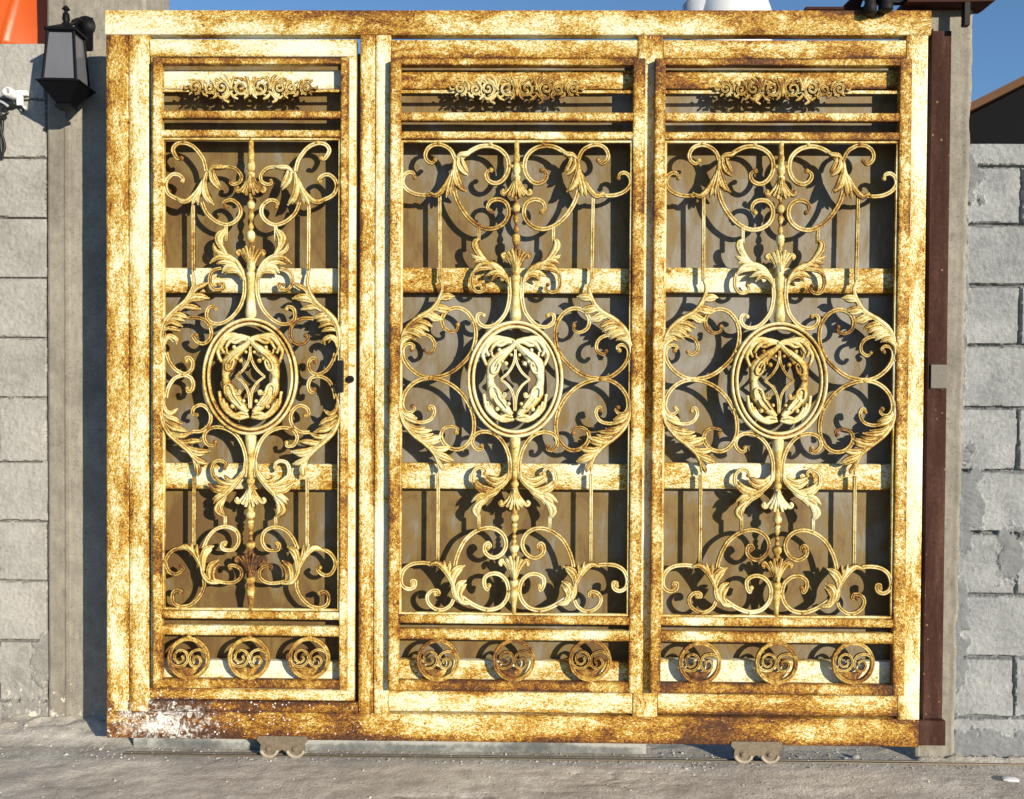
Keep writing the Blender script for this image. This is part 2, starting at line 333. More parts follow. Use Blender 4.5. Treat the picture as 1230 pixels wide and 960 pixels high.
# beams and backing sheet seen behind each panel
for k, (a, b) in enumerate(((180, 424), (468.5, 762.5), (793.5, 1083))):
    c = (a+b)/2
    for (p0, p1, rr) in ((84, 107, (-0.30, 0.12, 0.18)[k]), (322, 352, (-.10, .08, .02)[k]), (557, 588, (-.04, .02, -.04)[k]), (794, 829, (-.22, .03, -.06)[k])):
        mb = MB(); hbar(mb, a+.3, b-.3, p0, p1, 0.012, 0.048, r=rr, ra=rr-.1, at=c); mb.build('cross_beam', M_GATE, gate, 'auto')
    mb = MB(); x0, x1 = WX(a, 0.05)-0.014, WX(b, 0.05)+(0.035, 0.014, 0.05)[k]; z0, z1 = WZ(852, 0.05), WZ(64, 0.05); nx, nz = 60, 40
    vs = []; rs = []; fs = []
    for y_ in (0.056, 0.0585):
        for j in range(nz+1):
            for i in range(nx+1):
                x = x0+(x1-x0)*i/nx; z = z0+(z1-z0)*j/nz
                edge = min(i, nx-i, j, nz-j) > 0
                wv = (math.sin((x-x0)/(x1-x0)*math.pi*6)*0.0007 + noise.noise(Vector((x*3, 0, z*2)))*0.002) if edge else 0
                vs.append((x, y_+wv, z)); rs.append((0.10, 0.0, -0.03)[k] + (.11 if z < WZ(588, .05) else (-.07 if z < WZ(325, .05) else .05)) - (.08*(x-x0)/(x1-x0) if k == 0 else 0))
    q = (nx+1)*(nz+1)
    for j in range(nz):
        for i in range(nx):
            a_ = j*(nx+1)+i; fs.append((a_, a_+1, a_+nx+2, a_+nx+1)); fs.append((q+a_, q+a_+nx+1, q+a_+nx+2, q+a_+1))
    for j in range(nz):
        for i in (0, nx): a_ = j*(nx+1)+i; fs.append((a_, a_+nx+1, q+a_+nx+1, q+a_))
    for i in range(nx):
        for j in (0, nz): a_ = j*(nx+1)+i; fs.append((a_, a_+1, q+a_+1, q+a_))
    mb.add(vs, fs, rs); mb.build('backing_sheet', M_SHEET, gate, True)

# -------------------------------------------------- scroll work data, in enlarged-crop units (7.68 per photo pixel)
K = 7.68
class Panel:
    """scroll work of one panel; points come as crop units, are put on the plane YI and mirrored about the panel's axis"""
    def __init__(s, x0, crops, parent): s.x0 = x0; s.crops = crops; s.parent = parent
    def pt(s, c, u, v, y=YI):
        ox, oy = s.crops[c]; return W(ox+u/K, oy+v/K, y)
    def conv(s, c, pts, y=YI): return [(p.x, p.z) for p in (s.pt(c, u, v, y) for u, v in pts)]
    def emit(s, name, fn, both=True, label=None):
        for sg in ((1, -1) if both else (1,)):
            mb = MB(); fn(mb)
            if sg < 0: mb.v = [(2*s.x0-x, y, z) for (x, y, z) in mb.v]
            mb.build(name, M_IRON, s.parent, True)
    def scroll(s, c, pts, wd=19, ends='b', r=None, both=True, name='scroll', taper=True, y=YI):
        """c: crop letter; ends: 'b' bulb at the first point, 'bb' at both"""
        P = cr(s.conv(c, pts), 7); n = len(P); hw0 = wd/K*PX
        rr = random.uniform(-.12, .12) if r is None else r
        def fn(mb):
            Q = []; rs = []
            for i, (x, z) in enumerate(P):
                t = i/(n-1); k = 1.0
                if taper and 'b' in ends: k = min(1, 0.58+t*2.4)
                if ends == 'bb': k = min(k, 0.58+(1-t)*2.4)
                Q.append((x, y, z, hw0*k, 0.0062*min(1, .6+k*.4)))
                bias = rr + (0.16*max(0, 1-t*4) if 'b' in ends else 0)
                rs += [bias]*len(PROF_BAR)
            mb.sweep(Q, PROF_BAR, r=rs)
            if ends[0] == 'b': mb.ball((P[0][0], y-.001, P[0][1]), hw0*1.15, 0.008, hw0*1.15, r=rr+.18)
            if ends == 'bb': mb.ball((P[-1][0], y-.001, P[-1][1]), hw0*1.15, 0.008, hw0*1.15, r=rr+.18)
        s.emit(name, fn, both)
    def leaf(s, c, lobes, r=-0.04, both=True, name='acanthus_leaf', y=YI-.004):
        """lobes: (points, halfwidth in crop units)"""
        def fn(mb):
            for li, (pts, wd) in enumerate(lobes):
                P = cr(s.conv(c, pts), 6); n = len(P); Q = []; rs = []
                for i, (x, z) in enumerate(P):
                    t = i/(n-1); k = (0.34+0.66*math.sin(min(1, t/0.62)*math.pi/2)) * (1 if t < .62 else math.cos((t-.62)/.38*math.pi/2)**0.7*.9+.1)
                    yy = y - 0.006*math.sin(t*math.pi) + 0.0009*(li % 3)
                    Q.append((x, yy, z, wd*1.12/K*PX*k, 0.0062*(0.5+k*.5)))
                    rs += [r + 0.10*(t-.4) + (.10 if li % 4 == 3 else 0)]*len(PROF_LEAF)
                mb.sweep(Q, PROF_LEAF, r=rs)
                e = Q[-1]; mb.ball((e[0], e[1], e[2]), wd/K*PX*.34, .004, wd/K*PX*.34, r=r, a=8, b=5)
        s.emit(name, fn, both)
    def rod(s, px0, py0, px1, py1, wd=2.0, both=True):
        a = W(px0, py0, YI); b = W(px1, py1, YI)
        def fn(mb):
            n = max(2, int((a-b).length/0.02)); Q = []
            for i in range(n+1):
                p = a.lerp(b, i/n); Q.append((p.x, YI, p.z, wd*PX*(1+.10*(i % 2)), 0.006))
            mb.sweep(Q, PROF_BAR, r=-.05)
        s.emit('rod', fn, both, None)
    def weld(s, c, pts, rad=3.0):
        for (u, v) in pts:
            p = s.pt(c, u, v)
            s.emit('weld_collar', lambda mb: mb.ball((p.x, YI-.002, p.z), rad*PX, .008, rad*PX*.8, r=.12, a=8, b=5), True)

def stem(pn, dz=0.0, rrA=.10, rrB=.08, rrE=-.08, rrF=.04):
    x0 = pn.x0
    def Z(py): return WZ(py+dz, YI, 618 if pn.big else 301)
    prof_top = [(170, 3.4), (184, 3.4), (190, 4.2), (196, 3.6), (202, 4.8), (207, 4.6), (210, 3), (212, 4.6), (216, 4.6), (218, 3.2), (232, 2.2), (238, 3.4), (243, 2.6), (248, 4.6), (253, 4.4), (256, 2.8), (262, 3.9), (266, 3.2), (270, 1.9), (274, 3.2), (277, 3.6), (280, 2.4), (283, 4.6), (288, 4.9), (293, 4.0), (296, 2.8), (305, 3.4), (312, 4.5), (326, 5.0), (330, 4.2), (332, 5.3), (336, 5.2), (340, 4.4), (350, 4.2), (370, 5.3), (379, 6.2), (384, 5.8), (387, 3)]
    prof_bot = [(524, 3), (527, 6.2), (534, 6.0), (548, 4.2), (565, 3.8), (578, 3.5), (580, 4.8), (583, 4.8), (586, 3.2), (606, 3.0), (612, 4.0), (617, 3.6), (620, 5.2), (624, 5.0), (627, 2.8), (630, 4.3), (633, 3.2), (635, 4.0), (638, 3.2), (641, 1.6), (644, 3.3), (647, 2.2), (650, 3.3), (653, 2.8), (656, 5.4), (660, 5.4), (664, 3.4), (667, 4.0), (671, 3.0), (684, 3.2), (696, 3.4), (698, 5.2), (702, 5.2), (704, 4.2), (712, 5.0), (720, 4.2), (728, 3.2), (737.5, 3.2)]
    for prof in (prof_top, prof_bot):
        mb = MB(); mb.lathe(x0, YI, [(Z(a), (2.9+(b-3.3)*1.35 if b > 2.5 else b*.8)*PX) for a, b in prof], 14, r=[(.34 if b < 3.0 else (-.06 if b > 4.2 else .08)) for a, b in prof for _ in range(14)]); mb.build('baluster_stem', M_IRON, pn.parent, True)  # necks painted darker as crease shade, beads lighter
    # flowers: petals (dx, y) paths
    def flower(y0, y1, up, r, spread=17):
        mb = MB()
        sgn = 1 if y1 > y0 else -1; Lh = abs(y1-y0)
        for sx in (-1, 1):
            for (pts, wd, yo) in (([(1.5, 0), (3.5, .35), (8, .72), (spread-3, .98), (spread, .90), (spread-1.0, .80)], 2.7, 0), ([(1, .05), (2.6, .45), (6, .85), (9.5, 1.08)], 2.5, -.005), ([(.6, .1), (1.4, .5), (3.2, .9), (5.0, 1.22)], 2.1, -.009)):
                P = cr([(x0+u*PX*sx, Z(y0+sgn*Lh*v)) for u, v in pts], 5); n = len(P)
                mb.sweep([(x, YI+yo-.005*i/n, z, wd*PX*(.62+.5*math.sin(i/(n-1)*math.pi*.8)), .005) for i, (x, z) in enumerate(P)], PROF_LEAF, r=r)
                if yo == 0: mb.ball((P[-1][0], YI-.005, P[-1][1]), 2.3*PX, .006, 2.3*PX, r=r, a=8, b=5)
        mb.sweep([(x0, YI-.012, Z(y0+sgn*Lh*v), 1.9*PX*(1-.5*v), .005) for v in (.1, .4, .7, 1.05)], PROF_ROUND, r=r)
        mb.build('flower_finial', M_IRON, pn.parent, True)
    flower(211, 234, 0, rrA); flower(328, 305, 1, rrB, 16); flower(585, 607, 0, rrE, 17); flower(699, 673, 1, rrF, 17)

def medallion(pn, cxp, cyp, rx, ry, rr=0.0, mirror_r=0.0):
    x0 = pn.x0; zc = WZ(cyp, YI, cxp)
    mb = MB(); Q = []
    prof = PROF_RING
    for i in range(72):
        a = 2*math.pi*i/72; Q.append((x0+(rx-4.6)*PX*math.cos(a), YI-.006, zc+(ry-4.6)*PX*math.sin(a), 4.7*PX, .011))
    mb.sweep(Q, prof, True, r=[rr+.08*math.sin(2*math.pi*(i//len(prof))/72*2) for i in range(72*len(prof))]); mb.build('medallion_ring', M_IRON, pn.parent, True)
    # cast ornament: unit = 1/6 px, origin at ring centre (485,515)
    def c(u, v): return (x0+(u-485)/6*PX*rx/57.5, zc-(v-515)/6*PX*ry/70)
    mb = MB(); yo = YI-.006
    def sw(pts, ws, prof, hd=.006, dy=0, r=rr):
        P = cr([(*c(u, v), w_) for (u, v), w_ in zip(pts, ws)], 6)
        mb.sweep([(x, yo+dy, z, w_/6*PX, hd) for (x, z, w_) in P], prof, r=r)
    for sx in (1, -1):
        m = lambda pts: [(485+(u-485)*sx, v) for u, v in pts]
        sw(m([(487, 300), (476, 390), (436, 465), (380, 515)]), [9, 10, 10, 8], PROF_BAR)
        sw(m([(380, 515), (436, 560), (473, 630), (482, 742)]), [8, 10, 10, 9], PROF_BAR)
        body = m([(500, 250), (440, 300), (385, 345), (335, 405), (322, 450), (305, 505), (312, 560), (330, 610), (365, 665), (405, 715), (462, 770)])
        sw(body, [16, 26, 40, 54, 50, 30, 34, 52, 50, 38, 20], PROF_ROUND, .011, .001, rr+.0)
        sw(m([(405, 335), (350, 380), (318, 430), (322, 468), (352, 462), (372, 415), (362, 395), (345, 420)]), [8, 10, 11, 11, 10, 9, 8, 6], PROF_ROUND, .005, -.012, rr)
        sw(m([(312, 640), (306, 590), (330, 568), (358, 590), (372, 640), (400, 680), (430, 720)]), [6, 9, 11, 11, 11, 10, 8], PROF_ROUND, .005, -.012, rr)
        sw(m([(335, 650), (360, 690), (400, 725)]), [8, 10, 8], PROF_ROUND, .004, -.011, rr)
        sw(m([(470, 240), (500, 262), (560, 330)]), [12, 12, 9], PROF_ROUND, .006, -.006 if sx > 0 else -.003, rr)
        sw(m([(350, 365), (320, 345), (318, 318)]), [10, 9, 6], PROF_ROUND, .004, -.004, rr)
        sw(m([(345, 590), (380, 630), (412, 640), (420, 612)]), [6, 9, 8, 6], PROF_BAR, .006, -.009)
        for (u, v, q) in ((370, 306, 15), (418, 402, 17), (392, 388, 11), (410, 624, 17), (358, 728, 17), (455, 340, 12), (440, 690, 14), (300, 515, 14), (352, 640, 11)):
            x, z = c(*m([(u, v)])[0]); mb.ball((x, yo-.005, z), q/6*PX, .008, q/6*PX, r=rr, a=9, b=6)
        for pts, wd in (([(480, 238), (400, 222), (320, 240), (270, 300), (252, 345), (274, 405)], 16), ([(470, 245), (400, 236), (340, 262), (308, 312)], 15), ([(420, 226), (360, 214), (300, 232), (276, 300), (292, 340)], 15), ([(490, 255), (430, 250), (380, 272), (345, 268)], 13),
                        ([(476, 800), (400, 812), (330, 775), (280, 715), (262, 630)], 16), ([(440, 806), (370, 800), (315, 750), (288, 682)], 15), ([(450, 800), (390, 795), (340, 762), (312, 712)], 14), ([(470, 785), (420, 775), (370, 790), (345, 762)], 13)):
            P = cr([c(*q) for q in m(pts)], 6); n = len(P)
            mb.sweep([(x, yo-.003*math.sin(i/(n-1)*3.1), z, (wd+1.5)/6*PX*(.6+.4*math.sin(i/(n-1)*math.pi)), .0065) for i, (x, z) in enumerate(P)], PROF_ROUND, r=rr)
            mb.ball((P[-1][0], yo-.001, P[-1][1]), wd/6*PX*.8, .006, wd/6*PX*.8, r=rr, a=8, b=5)
    mb.build('medallion_ornament', M_IRON, pn.parent, True)

def rosette(pn, cxp, cyp, rr=.1):
    o = W(cxp, cyp, YI)
    def c(u, v): return (o.x+(u-393)/K*PX, o.z-(v-400)/K*PX)
    mb = MB(); Q = []
    for i in range(44):
        a = 2*math.pi*i/44; Q.append((o.x+23.2*PX*math.cos(a), YI-.004, o.z+23.6*PX*math.sin(a), 2.4*PX, .009))
    mb.sweep(Q, [(-1, .8), (-1, -.5), (-.6, -1), (-.2, -.35), (.2, -.35), (.6, -1), (1, -.5), (1, .8)], True, r=rr)
    for pts in ([(215, 380), (232, 440), (280, 474), (345, 466), (386, 412), (372, 348), (320, 322), (272, 352), (268, 408), (308, 438), (345, 412), (332, 375)],
                [(572, 410), (552, 345), (490, 318), (425, 342), (400, 405), (425, 465), (478, 472), (510, 428), (484, 382), (442, 396), (450, 430)]):
        P = cr(pts, 5); n = len(P)
        mb.sweep([(*(lambda q: (q[0], YI-.003, q[1]))(c(u, v)), 14.5/K*PX*(1-.35*i/n), .007) for i, (u, v) in enumerate(P)], PROF_BAR, r=rr-.06)
    poly = cr([(242, 482), (300, 500), (345, 482), (393, 494), (440, 482), (476, 478), (455, 530), (400, 575), (330, 578), (275, 545), (242, 482)], 3)[:-1]
    vs = [(*(lambda q: (q[0], YI-.004, q[1]))(c(u, v)),) for u, v in poly]; nn = len(vs)
    ctr = c(360, 530); vs2 = [(x, YI+.004, z) for x, y, z in vs]
    vsall = vs+vs2+[(ctr[0], YI-.010, ctr[1])]
    fs = [(i, (i+1) % nn, 2*nn) for i in range(nn)]+[(i, i+nn, (i+1) % nn+nn, (i+1) % nn) for i in range(nn)]+[tuple(range(nn, 2*nn))]
    mb.add(vsall, fs, rr+.1)
    for v_ in (202, 598):
        x, z = c(393, v_); mb.ball((x, YI-.004, z), 3.6*PX, .009, 2.4*PX, r=.25, a=8, b=5)
    mb.build('rosette_ring', M_IRON, pn.parent, True)

def frieze(pn, yb, sc=1.0, rr=0.05):
    x0 = pn.x0; zc = WZ(yb, YI, 618 if pn.big else 301)
    mb = MB()
    def c(dx, dy): return (x0+dx*PX*sc, zc-dy*PX)
    for sx in (1, -1):
        for (cx, R, cy, ph) in ((67, 7.2, -.5, 0), (49, 7, 0.5, .5), (34.5, 8.4, -.5, 0), (12, 9.6, -.5, .5)):
            dr = 1 if ph == 0 else -1; P = []
            for i in range(30):
                t = i/29; a = (math.pi*.5 if dr > 0 else -math.pi*.5)+dr*t*math.pi*3.0; q = R*(1.12-.92*t)
                P.append((cx+q*math.cos(a)*.95, cy+q*math.sin(a)))
            mb.sweep([(*(lambda q: (q[0], YI-.006-.002*i/30, q[1]))(c(u*sx, v)), (1.75-.6*i/30)*PX, .006) for i, (u, v) in enumerate(P)], PROF_BAR, r=rr)
            mb.ball((c(P[-1][0]*sx, P[-1][1])[0], YI-.009, c(0, P[-1][1])[1]), 1.8*PX, .006, 1.8*PX, r=rr, a=8, b=5)
            for (b0, b1, ln) in ((-1, .9, 1.25), (-1, -.9, 1.2), (1, .8, 1.2), (1, -.8, 1.15)):
                pts = [c((cx+b1*R*.5)*sx, cy+b0*R*.85), c((cx+b1*R*.95)*sx, cy+b0*R*1.05), c((cx+b1*R*1.05)*sx, cy+b0*R*ln*1.08)]
                P2 = cr(pts, 4); mb.sweep([(x, YI-.009, z, 1.5*PX*(1-.5*i/len(P2)), .004) for i, (x, z) in enumerate(P2)], PROF_LEAF, r=rr+.05)
        for (pts, wd) in (([(22, 2), (25, -6), (27, -12), (31, -15)], 2.4), ([(24, 2), (22, -7), (19, -13)], 2.3), ([(24, 0), (30, -8), (36, -12)], 2.2), ([(22, 4), (27, 9), (31, 14), (27, 17)], 2.5), ([(24, 6), (20, 11), (16, 13)], 2.2), ([(26, 7), (34, 12), (38, 10)], 2.2),
                          ([(42, 2), (44, -5), (48, -9)], 2.0), ([(42, 4), (41, 9), (44, 12)], 2.0), ([(57, 2), (58, -5), (62, -9)], 2.0), ([(57, 4), (56, 8), (52, 10)], 1.9), ([(74, 0), (78, 1), (80, -2)], 1.6), ([(2, 0), (3, -8), (6, -13)], 2.1), ([(2, 2), (4, 9), (7, 12)], 1.9), ([(10, -8), (14, -12), (18, -11)], 1.6), ([(36, -8), (40, -11), (44, -8)], 1.6), ([(64, -8), (69, -10), (73, -7)], 1.6)):
            P = cr([c(u*sx, v) for u, v in pts], 4); n = len(P)
            mb.sweep([(x, YI-.010, z, wd*PX*(.5+.5*math.sin(i/(n-1)*math.pi)), .005) for i, (x, z) in enumerate(P)], PROF_LEAF, r=rr+.05)
            mb.ball((P[-1][0], YI-.010, P[-1][1]), wd*PX*.6, .005, wd*PX*.6, r=rr, a=8, b=5)
    mb.ball((x0, YI-.010, zc), 2.6*PX, .008, 9*PX, r=rr)
    mb.build('frieze_ornament', M_IRON, pn.parent, True)

def panel_frame(name, L, Rr, thinL, thinR, rows, at, parent, leaf_back=None):
    """rows: list of (top, bottom, kind)"""
    y0, y1 = -0.031, -0.0015; mb = MB()
    vt, vb = rows[0][0], rows[-1][1]
    z_t = WZ(vt, y0, at); z_b = WZ(vb, y0, at)
    for (a, b) in (L, Rr): mb.bar(WX(a, y0), WX(b, y0), y0, y1, z_b, z_t, 'z', .06, .003, .02)
    xi0, xi1 = WX(L[1], y0)+.0003, WX(Rr[0], y0)-.0003
    for i, (a, b, kind) in enumerate(rows):
        za, zb = WZ(b, y0, at), WZ(a, y0, at)
        if kind == 'b': mb.bar(xi0, xi1, y0+.001, y1, za, zb, 'x', .10 if i not in (len(rows)-1,) else .26, .003, -.06 if i not in (0, len(rows)-1) else .2)
        elif kind == 'f': mb.bar(xi0, xi1, -.020, -.012, za, zb, 'x', -.1, .001, -.1)
    o = mb.build(name, M_PANEL, parent, 'auto')
    # thin inner border bar round the scroll field
    rt = [r for r in rows if r[2] == 't']; zt = WZ(rt[0][0], y0, at); zb = WZ(rt[1][1], y0, at); th = 2.6*PX
    mb = MB()
    mb.bar(xi0, xi1, -.024, -.010, zt-th, zt, 'x', -.10, .001, -.10); mb.bar(xi0, xi1, -.024, -.010, zb, zb+th, 'x', -.1, .001, -.1)
    for (a, sgn) in ((xi0, 1), (xi1, -1)):
        p, q = sorted((a, a+sgn*th)); mb.bar(p, q, -.0235, -.0105, zb+th+.0003, zt-th-.0003, 'z', -.08, .001, -.08)
    mb.build('border_bar', M_IRON, o, 'auto')
    return o

# -------------------------------------------------- wide panel (middle of the gate)
rows2 = [(70, 78, 'b'), (107, 111, 'f'), (135, 145, 'b'), (158, 167.5, 'b'), (168, 171, 't'), (737, 739.6, 't'), (740, 750, 'b'), (757, 769.5, 'b'), (819, 831, 'b')]
pf2 = panel_frame('grille_panel', (467.5, 480), (758, 772.5), 0, 0, rows2, 618, gate)
C2 = dict(A=(475, 165), B=(475, 265), C=(475, 340), D=(475, 440), E=(475, 540), F=(475, 620))
p2 = Panel(WX(618.8, YI, 455), C2, pf2); p2.big = True
def wide(p):
    sc, lf = p.scroll, p.leaf
    sc('A', [(365, 210), (335, 240), (292, 215), (275, 165), (300, 105), (355, 72), (425, 72), (495, 108), (530, 155), (548, 210)])
    sc('A', [(178, 372), (165, 335), (120, 325), (78, 358), (66, 420), (100, 478), (170, 520), (255, 535), (340, 530)])
    sc('A', [(882, 305), (850, 318), (836, 355), (860, 402), (912, 426), (970, 410), (1022, 350), (1043, 270), (1025, 180), (960, 112), (870, 82), (780, 88), (700, 125), (640, 172), (585, 210)], 21)
    sc('A', [(880, 688), (850, 655), (868, 602), (920, 576), (980, 582), (1028, 622), (1043, 700), (1012, 778), (940, 832), (850, 846), (762, 815), (680, 750), (612, 660), (567, 570), (545, 490)], 21)
    lf('A', [([(560, 200), (600, 165), (650, 160), (700, 132)], 26), ([(585, 185), (580, 250), (610, 310), (665, 352)], 24), ([(610, 170), (620, 225), (645, 285), (668, 320)], 20), ([(550, 200), (548, 300), (575, 400), (600, 460), (648, 498)], 32), ([(545, 230), (540, 340), (565, 430), (600, 478)], 24),
             ([(540, 260), (520, 360), (490, 470), (468, 552)], 22), ([(542, 300), (535, 400), (520, 470), (512, 538)], 22), ([(525, 320), (480, 410), (430, 495), (370, 540), (312, 508)], 26), ([(515, 340), (470, 440), (420, 500), (385, 548)], 20)])
    p.rod(528.2, 233, 528.6, 336); p.rod(575, 272, 575.4, 291, 1.9)
    sc('C', [(812, 298), (785, 283), (757, 300), (757, 345), (785, 385), (835, 405), (905, 392), (970, 340), (1025, 255), (1052, 130), (1050, 30), (1045, -50)], 19)
    lf('B', [([(850, 390), (790, 330), (745, 260), (738, 205), (765, 172)], 34), ([(870, 400), (790, 355), (735, 340), (703, 318)], 20), ([(900, 410), (820, 372), (760, 370), (718, 392)], 20), ([(1030, 520), (960, 440), (860, 405), (770, 425), (715, 478)], 32), ([(1045, 580), (990, 470), (900, 420), (830, 375), (790, 330)], 22),
             ([(940, 440), (840, 440), (760, 450), (708, 492)], 24), ([(1045, 560), (985, 490), (910, 480), (838, 510)], 26), ([(1050, 590), (1000, 520), (940, 500), (890, 548)], 26), ([(1052, 620), (1030, 540), (1000, 490), (950, 460)], 20)])
    sc('B', [(815, 590), (830, 625), (795, 655), (745, 655), (708, 610), (700, 545), (718, 480), (770, 440)], 17)
    # side scrolls with the long fronds
    sc('C', [(572, 390), (568, 432), (512, 450), (448, 412), (430, 335), (470, 262), (560, 230), (650, 262), (715, 345), (740, 440), (735, 535), (700, 640), (620, 740), (500, 832), (380, 868), (250, 862), (142, 792), (80, 705), (66, 620), (90, 575), (138, 560), (172, 585), (152, 612)], 20, 'bb')
    sc('C', [(270, 622), (300, 650), (350, 622), (362, 565), (330, 505), (265, 475), (190, 475), (120, 520)], 17)
    lf('C', [([(410, -40), (435, 50), (400, 160), (335, 250), (220, 320), (125, 395), (70, 480), (48, 570)], 26), ([(390, 190), (430, 130), (480, 118), (540, 125)], 27), ([(380, 180), (420, 150), (470, 150), (520, 140)], 18), ([(330, 250), (390, 225), (440, 228), (505, 245)], 30), ([(310, 265), (370, 245), (430, 262), (480, 268)], 20), ([(250, 300), (320, 290), (370, 315), (430, 338)], 32), ([(240, 310), (310, 315), (350, 340), (400, 350)], 20),
             ([(160, 365), (220, 355), (280, 370), (335, 402)], 26), ([(140, 385), (200, 395), (260, 410), (305, 440)], 24), ([(100, 430), (160, 420), (220, 440), (270, 478)], 26), ([(85, 460), (140, 455), (200, 475), (230, 505)], 24), ([(65, 510), (90, 490), (140, 500), (180, 520)], 22), ([(48, 640), (55, 560), (90, 520), (140, 505)], 28)])
    sc('D', [(562, 612), (572, 575), (505, 555), (445, 580), (420, 640), (445, 710), (510, 758), (590, 765), (660, 722), (710, 642), (725, 540), (710, 430), (668, 335), (600, 242), (500, 162), (380, 118), (260, 116), (160, 162), (92, 240), (66, 320), (70, 380), (105, 425), (150, 422), (178, 392), (158, 370)], 20, 'bb')
    sc('D', [(310, 400), (318, 372), (345, 375), (360, 420), (335, 480), (280, 512), (200, 515), (120, 480)], 17)
    lf('D', [([(48, 290), (45, 400), (80, 520), (165, 625), (270, 705), (350, 785), (390, 870), (400, 965)], 26), ([(55, 400), (90, 440), (140, 455), (195, 480)], 24), ([(62, 440), (110, 480), (160, 500), (220, 525)], 26), ([(85, 500), (140, 550), (200, 570), (265, 565)], 24), ([(110, 550), (180, 590), (250, 600), (330, 592)], 28), ([(170, 610), (240, 640), (300, 640), (345, 622)], 20),
             ([(210, 660), (280, 685), (350, 670), (422, 648)], 32), ([(250, 690), (320, 710), (370, 700), (410, 690)], 20), ([(290, 720), (360, 760), (430, 765), (502, 748)], 32), ([(340, 770), (400, 810), (460, 830), (528, 868)], 28), ([(360, 800), (410, 840), (450, 858), (500, 880)], 18), ([(370, 830), (400, 880), (430, 930), (440, 965)], 20)])
    sc('D', [(795, 735), (800, 762), (755, 768), (712, 715), (722, 650), (770, 612), (850, 605), (930, 637), (992, 702), (1035, 790), (1055, 880), (1055, 970), (1050, 1040)], 19)
    lf('E', [([(1045, 180), (1035, 270), (960, 345), (860, 400), (780, 400)], 26), ([(1035, 220), (970, 270), (900, 270), (835, 238)], 24), ([(1040, 240), (980, 300), (900, 320), (820, 262)], 22), ([(960, 350), (860, 385), (780, 360), (715, 300)], 30), ([(940, 370), (850, 350), (790, 330), (740, 280)], 20), ([(1000, 320), (920, 400), (850, 440), (795, 520)], 24),
             ([(870, 400), (810, 405), (760, 425), (705, 478)], 22), ([(860, 420), (800, 440), (760, 470), (740, 500)], 18), ([(830, 450), (765, 500), (728, 560), (765, 628)], 26), ([(840, 440), (790, 500), (765, 560), (772, 610)], 20)])
    sc('E', [(828, 222), (828, 190), (790, 165), (745, 178), (712, 225), (715, 300), (765, 365), (850, 390)], 17)
    p.rod(575.2, 618, 575.2, 635, 1.9); p.rod(526.4, 568, 525.8, 674)
    sc('F', [(850, 295), (878, 275), (852, 246), (822, 278), (832, 340), (900, 382), (978, 350), (1020, 268), (1000, 182), (930, 122), (840, 108), (742, 140), (650, 212), (592, 310), (560, 400), (548, 460)], 20)
    sc('F', [(862, 640), (850, 680), (822, 642), (822, 572), (878, 532), (955, 537), (1018, 592), (1042, 680), (1022, 768), (958, 838), (860, 862), (762, 838), (672, 788), (600, 735)], 20)
    sc('F', [(148, 628), (150, 596), (182, 602), (172, 652), (120, 672), (66, 640), (52, 570), (82, 490), (150, 443), (240, 430), (320, 436)], 19)
    sc('F', [(362, 722), (400, 722), (388, 688), (332, 690), (292, 740), (310, 808), (370, 855), (440, 862), (508, 820), (535, 765)], 18)
    lf('F', [([(570, 760), (520, 600), (455, 490), (385, 432), (312, 452)], 28), ([(520, 600), (480, 500), (430, 450), (360, 420)], 20), ([(515, 570), (480, 500), (455, 460), (450, 415)], 22), ([(520, 580), (495, 500), (500, 460), (505, 420)], 20), ([(530, 660), (520, 560), (560, 490), (635, 458)], 30), ([(540, 640), (550, 570), (580, 520), (620, 480)], 20), ([(590, 770), (570, 680), (595, 620), (648, 595)], 28), ([(640, 790), (600, 720), (620, 660), (652, 630)], 24), ([(620, 790), (560, 740), (540, 680), (530, 600)], 28), ([(560, 720), (600, 780), (650, 795), (700, 800)], 24)])
    p.weld('A', [(400, 55), (875, 62), (1068, 268), (295, 535)]); p.weld('C', [(320, 880), (720, 345), (45, 690), (705, 620)]); p.weld('D', [(700, 385), (910, 620), (45, 340)], 3.2); p.weld('F', [(1045, 690), (400, 872), (850, 872), (38, 585), (770, 120)], 2.6)
wide(p2); stem(p2)
for i, cx in enumerate((526.2, 617.3, 708.5)): rosette(p2, cx, 792.5, (.12, .18, .24)[i])
medallion(p2, 618.8, 455.8, 57.5, 70, -.16); frieze(p2, 108, 1.0, .0)

# copy for the right-hand panel
dx = WX(935.3, YI, 450)-WX(618.8, YI, 450)
def copy_tree(o, parent):
    c = o.copy(); COL.objects.link(c); c.parent = parent
    for ch in list(o.children): copy_tree(ch, c)
    return c
pf3 = copy_tree(pf2, gate); pf3.location.x += dx
for ch in pf3.children:                  # this oval is rustier than its neighbour
    if ch.name.startswith('medallion'):
        ch.data = ch.data.copy(); at = ch.data.attributes['rust_shade']
        for q in at.data: q.value += .08

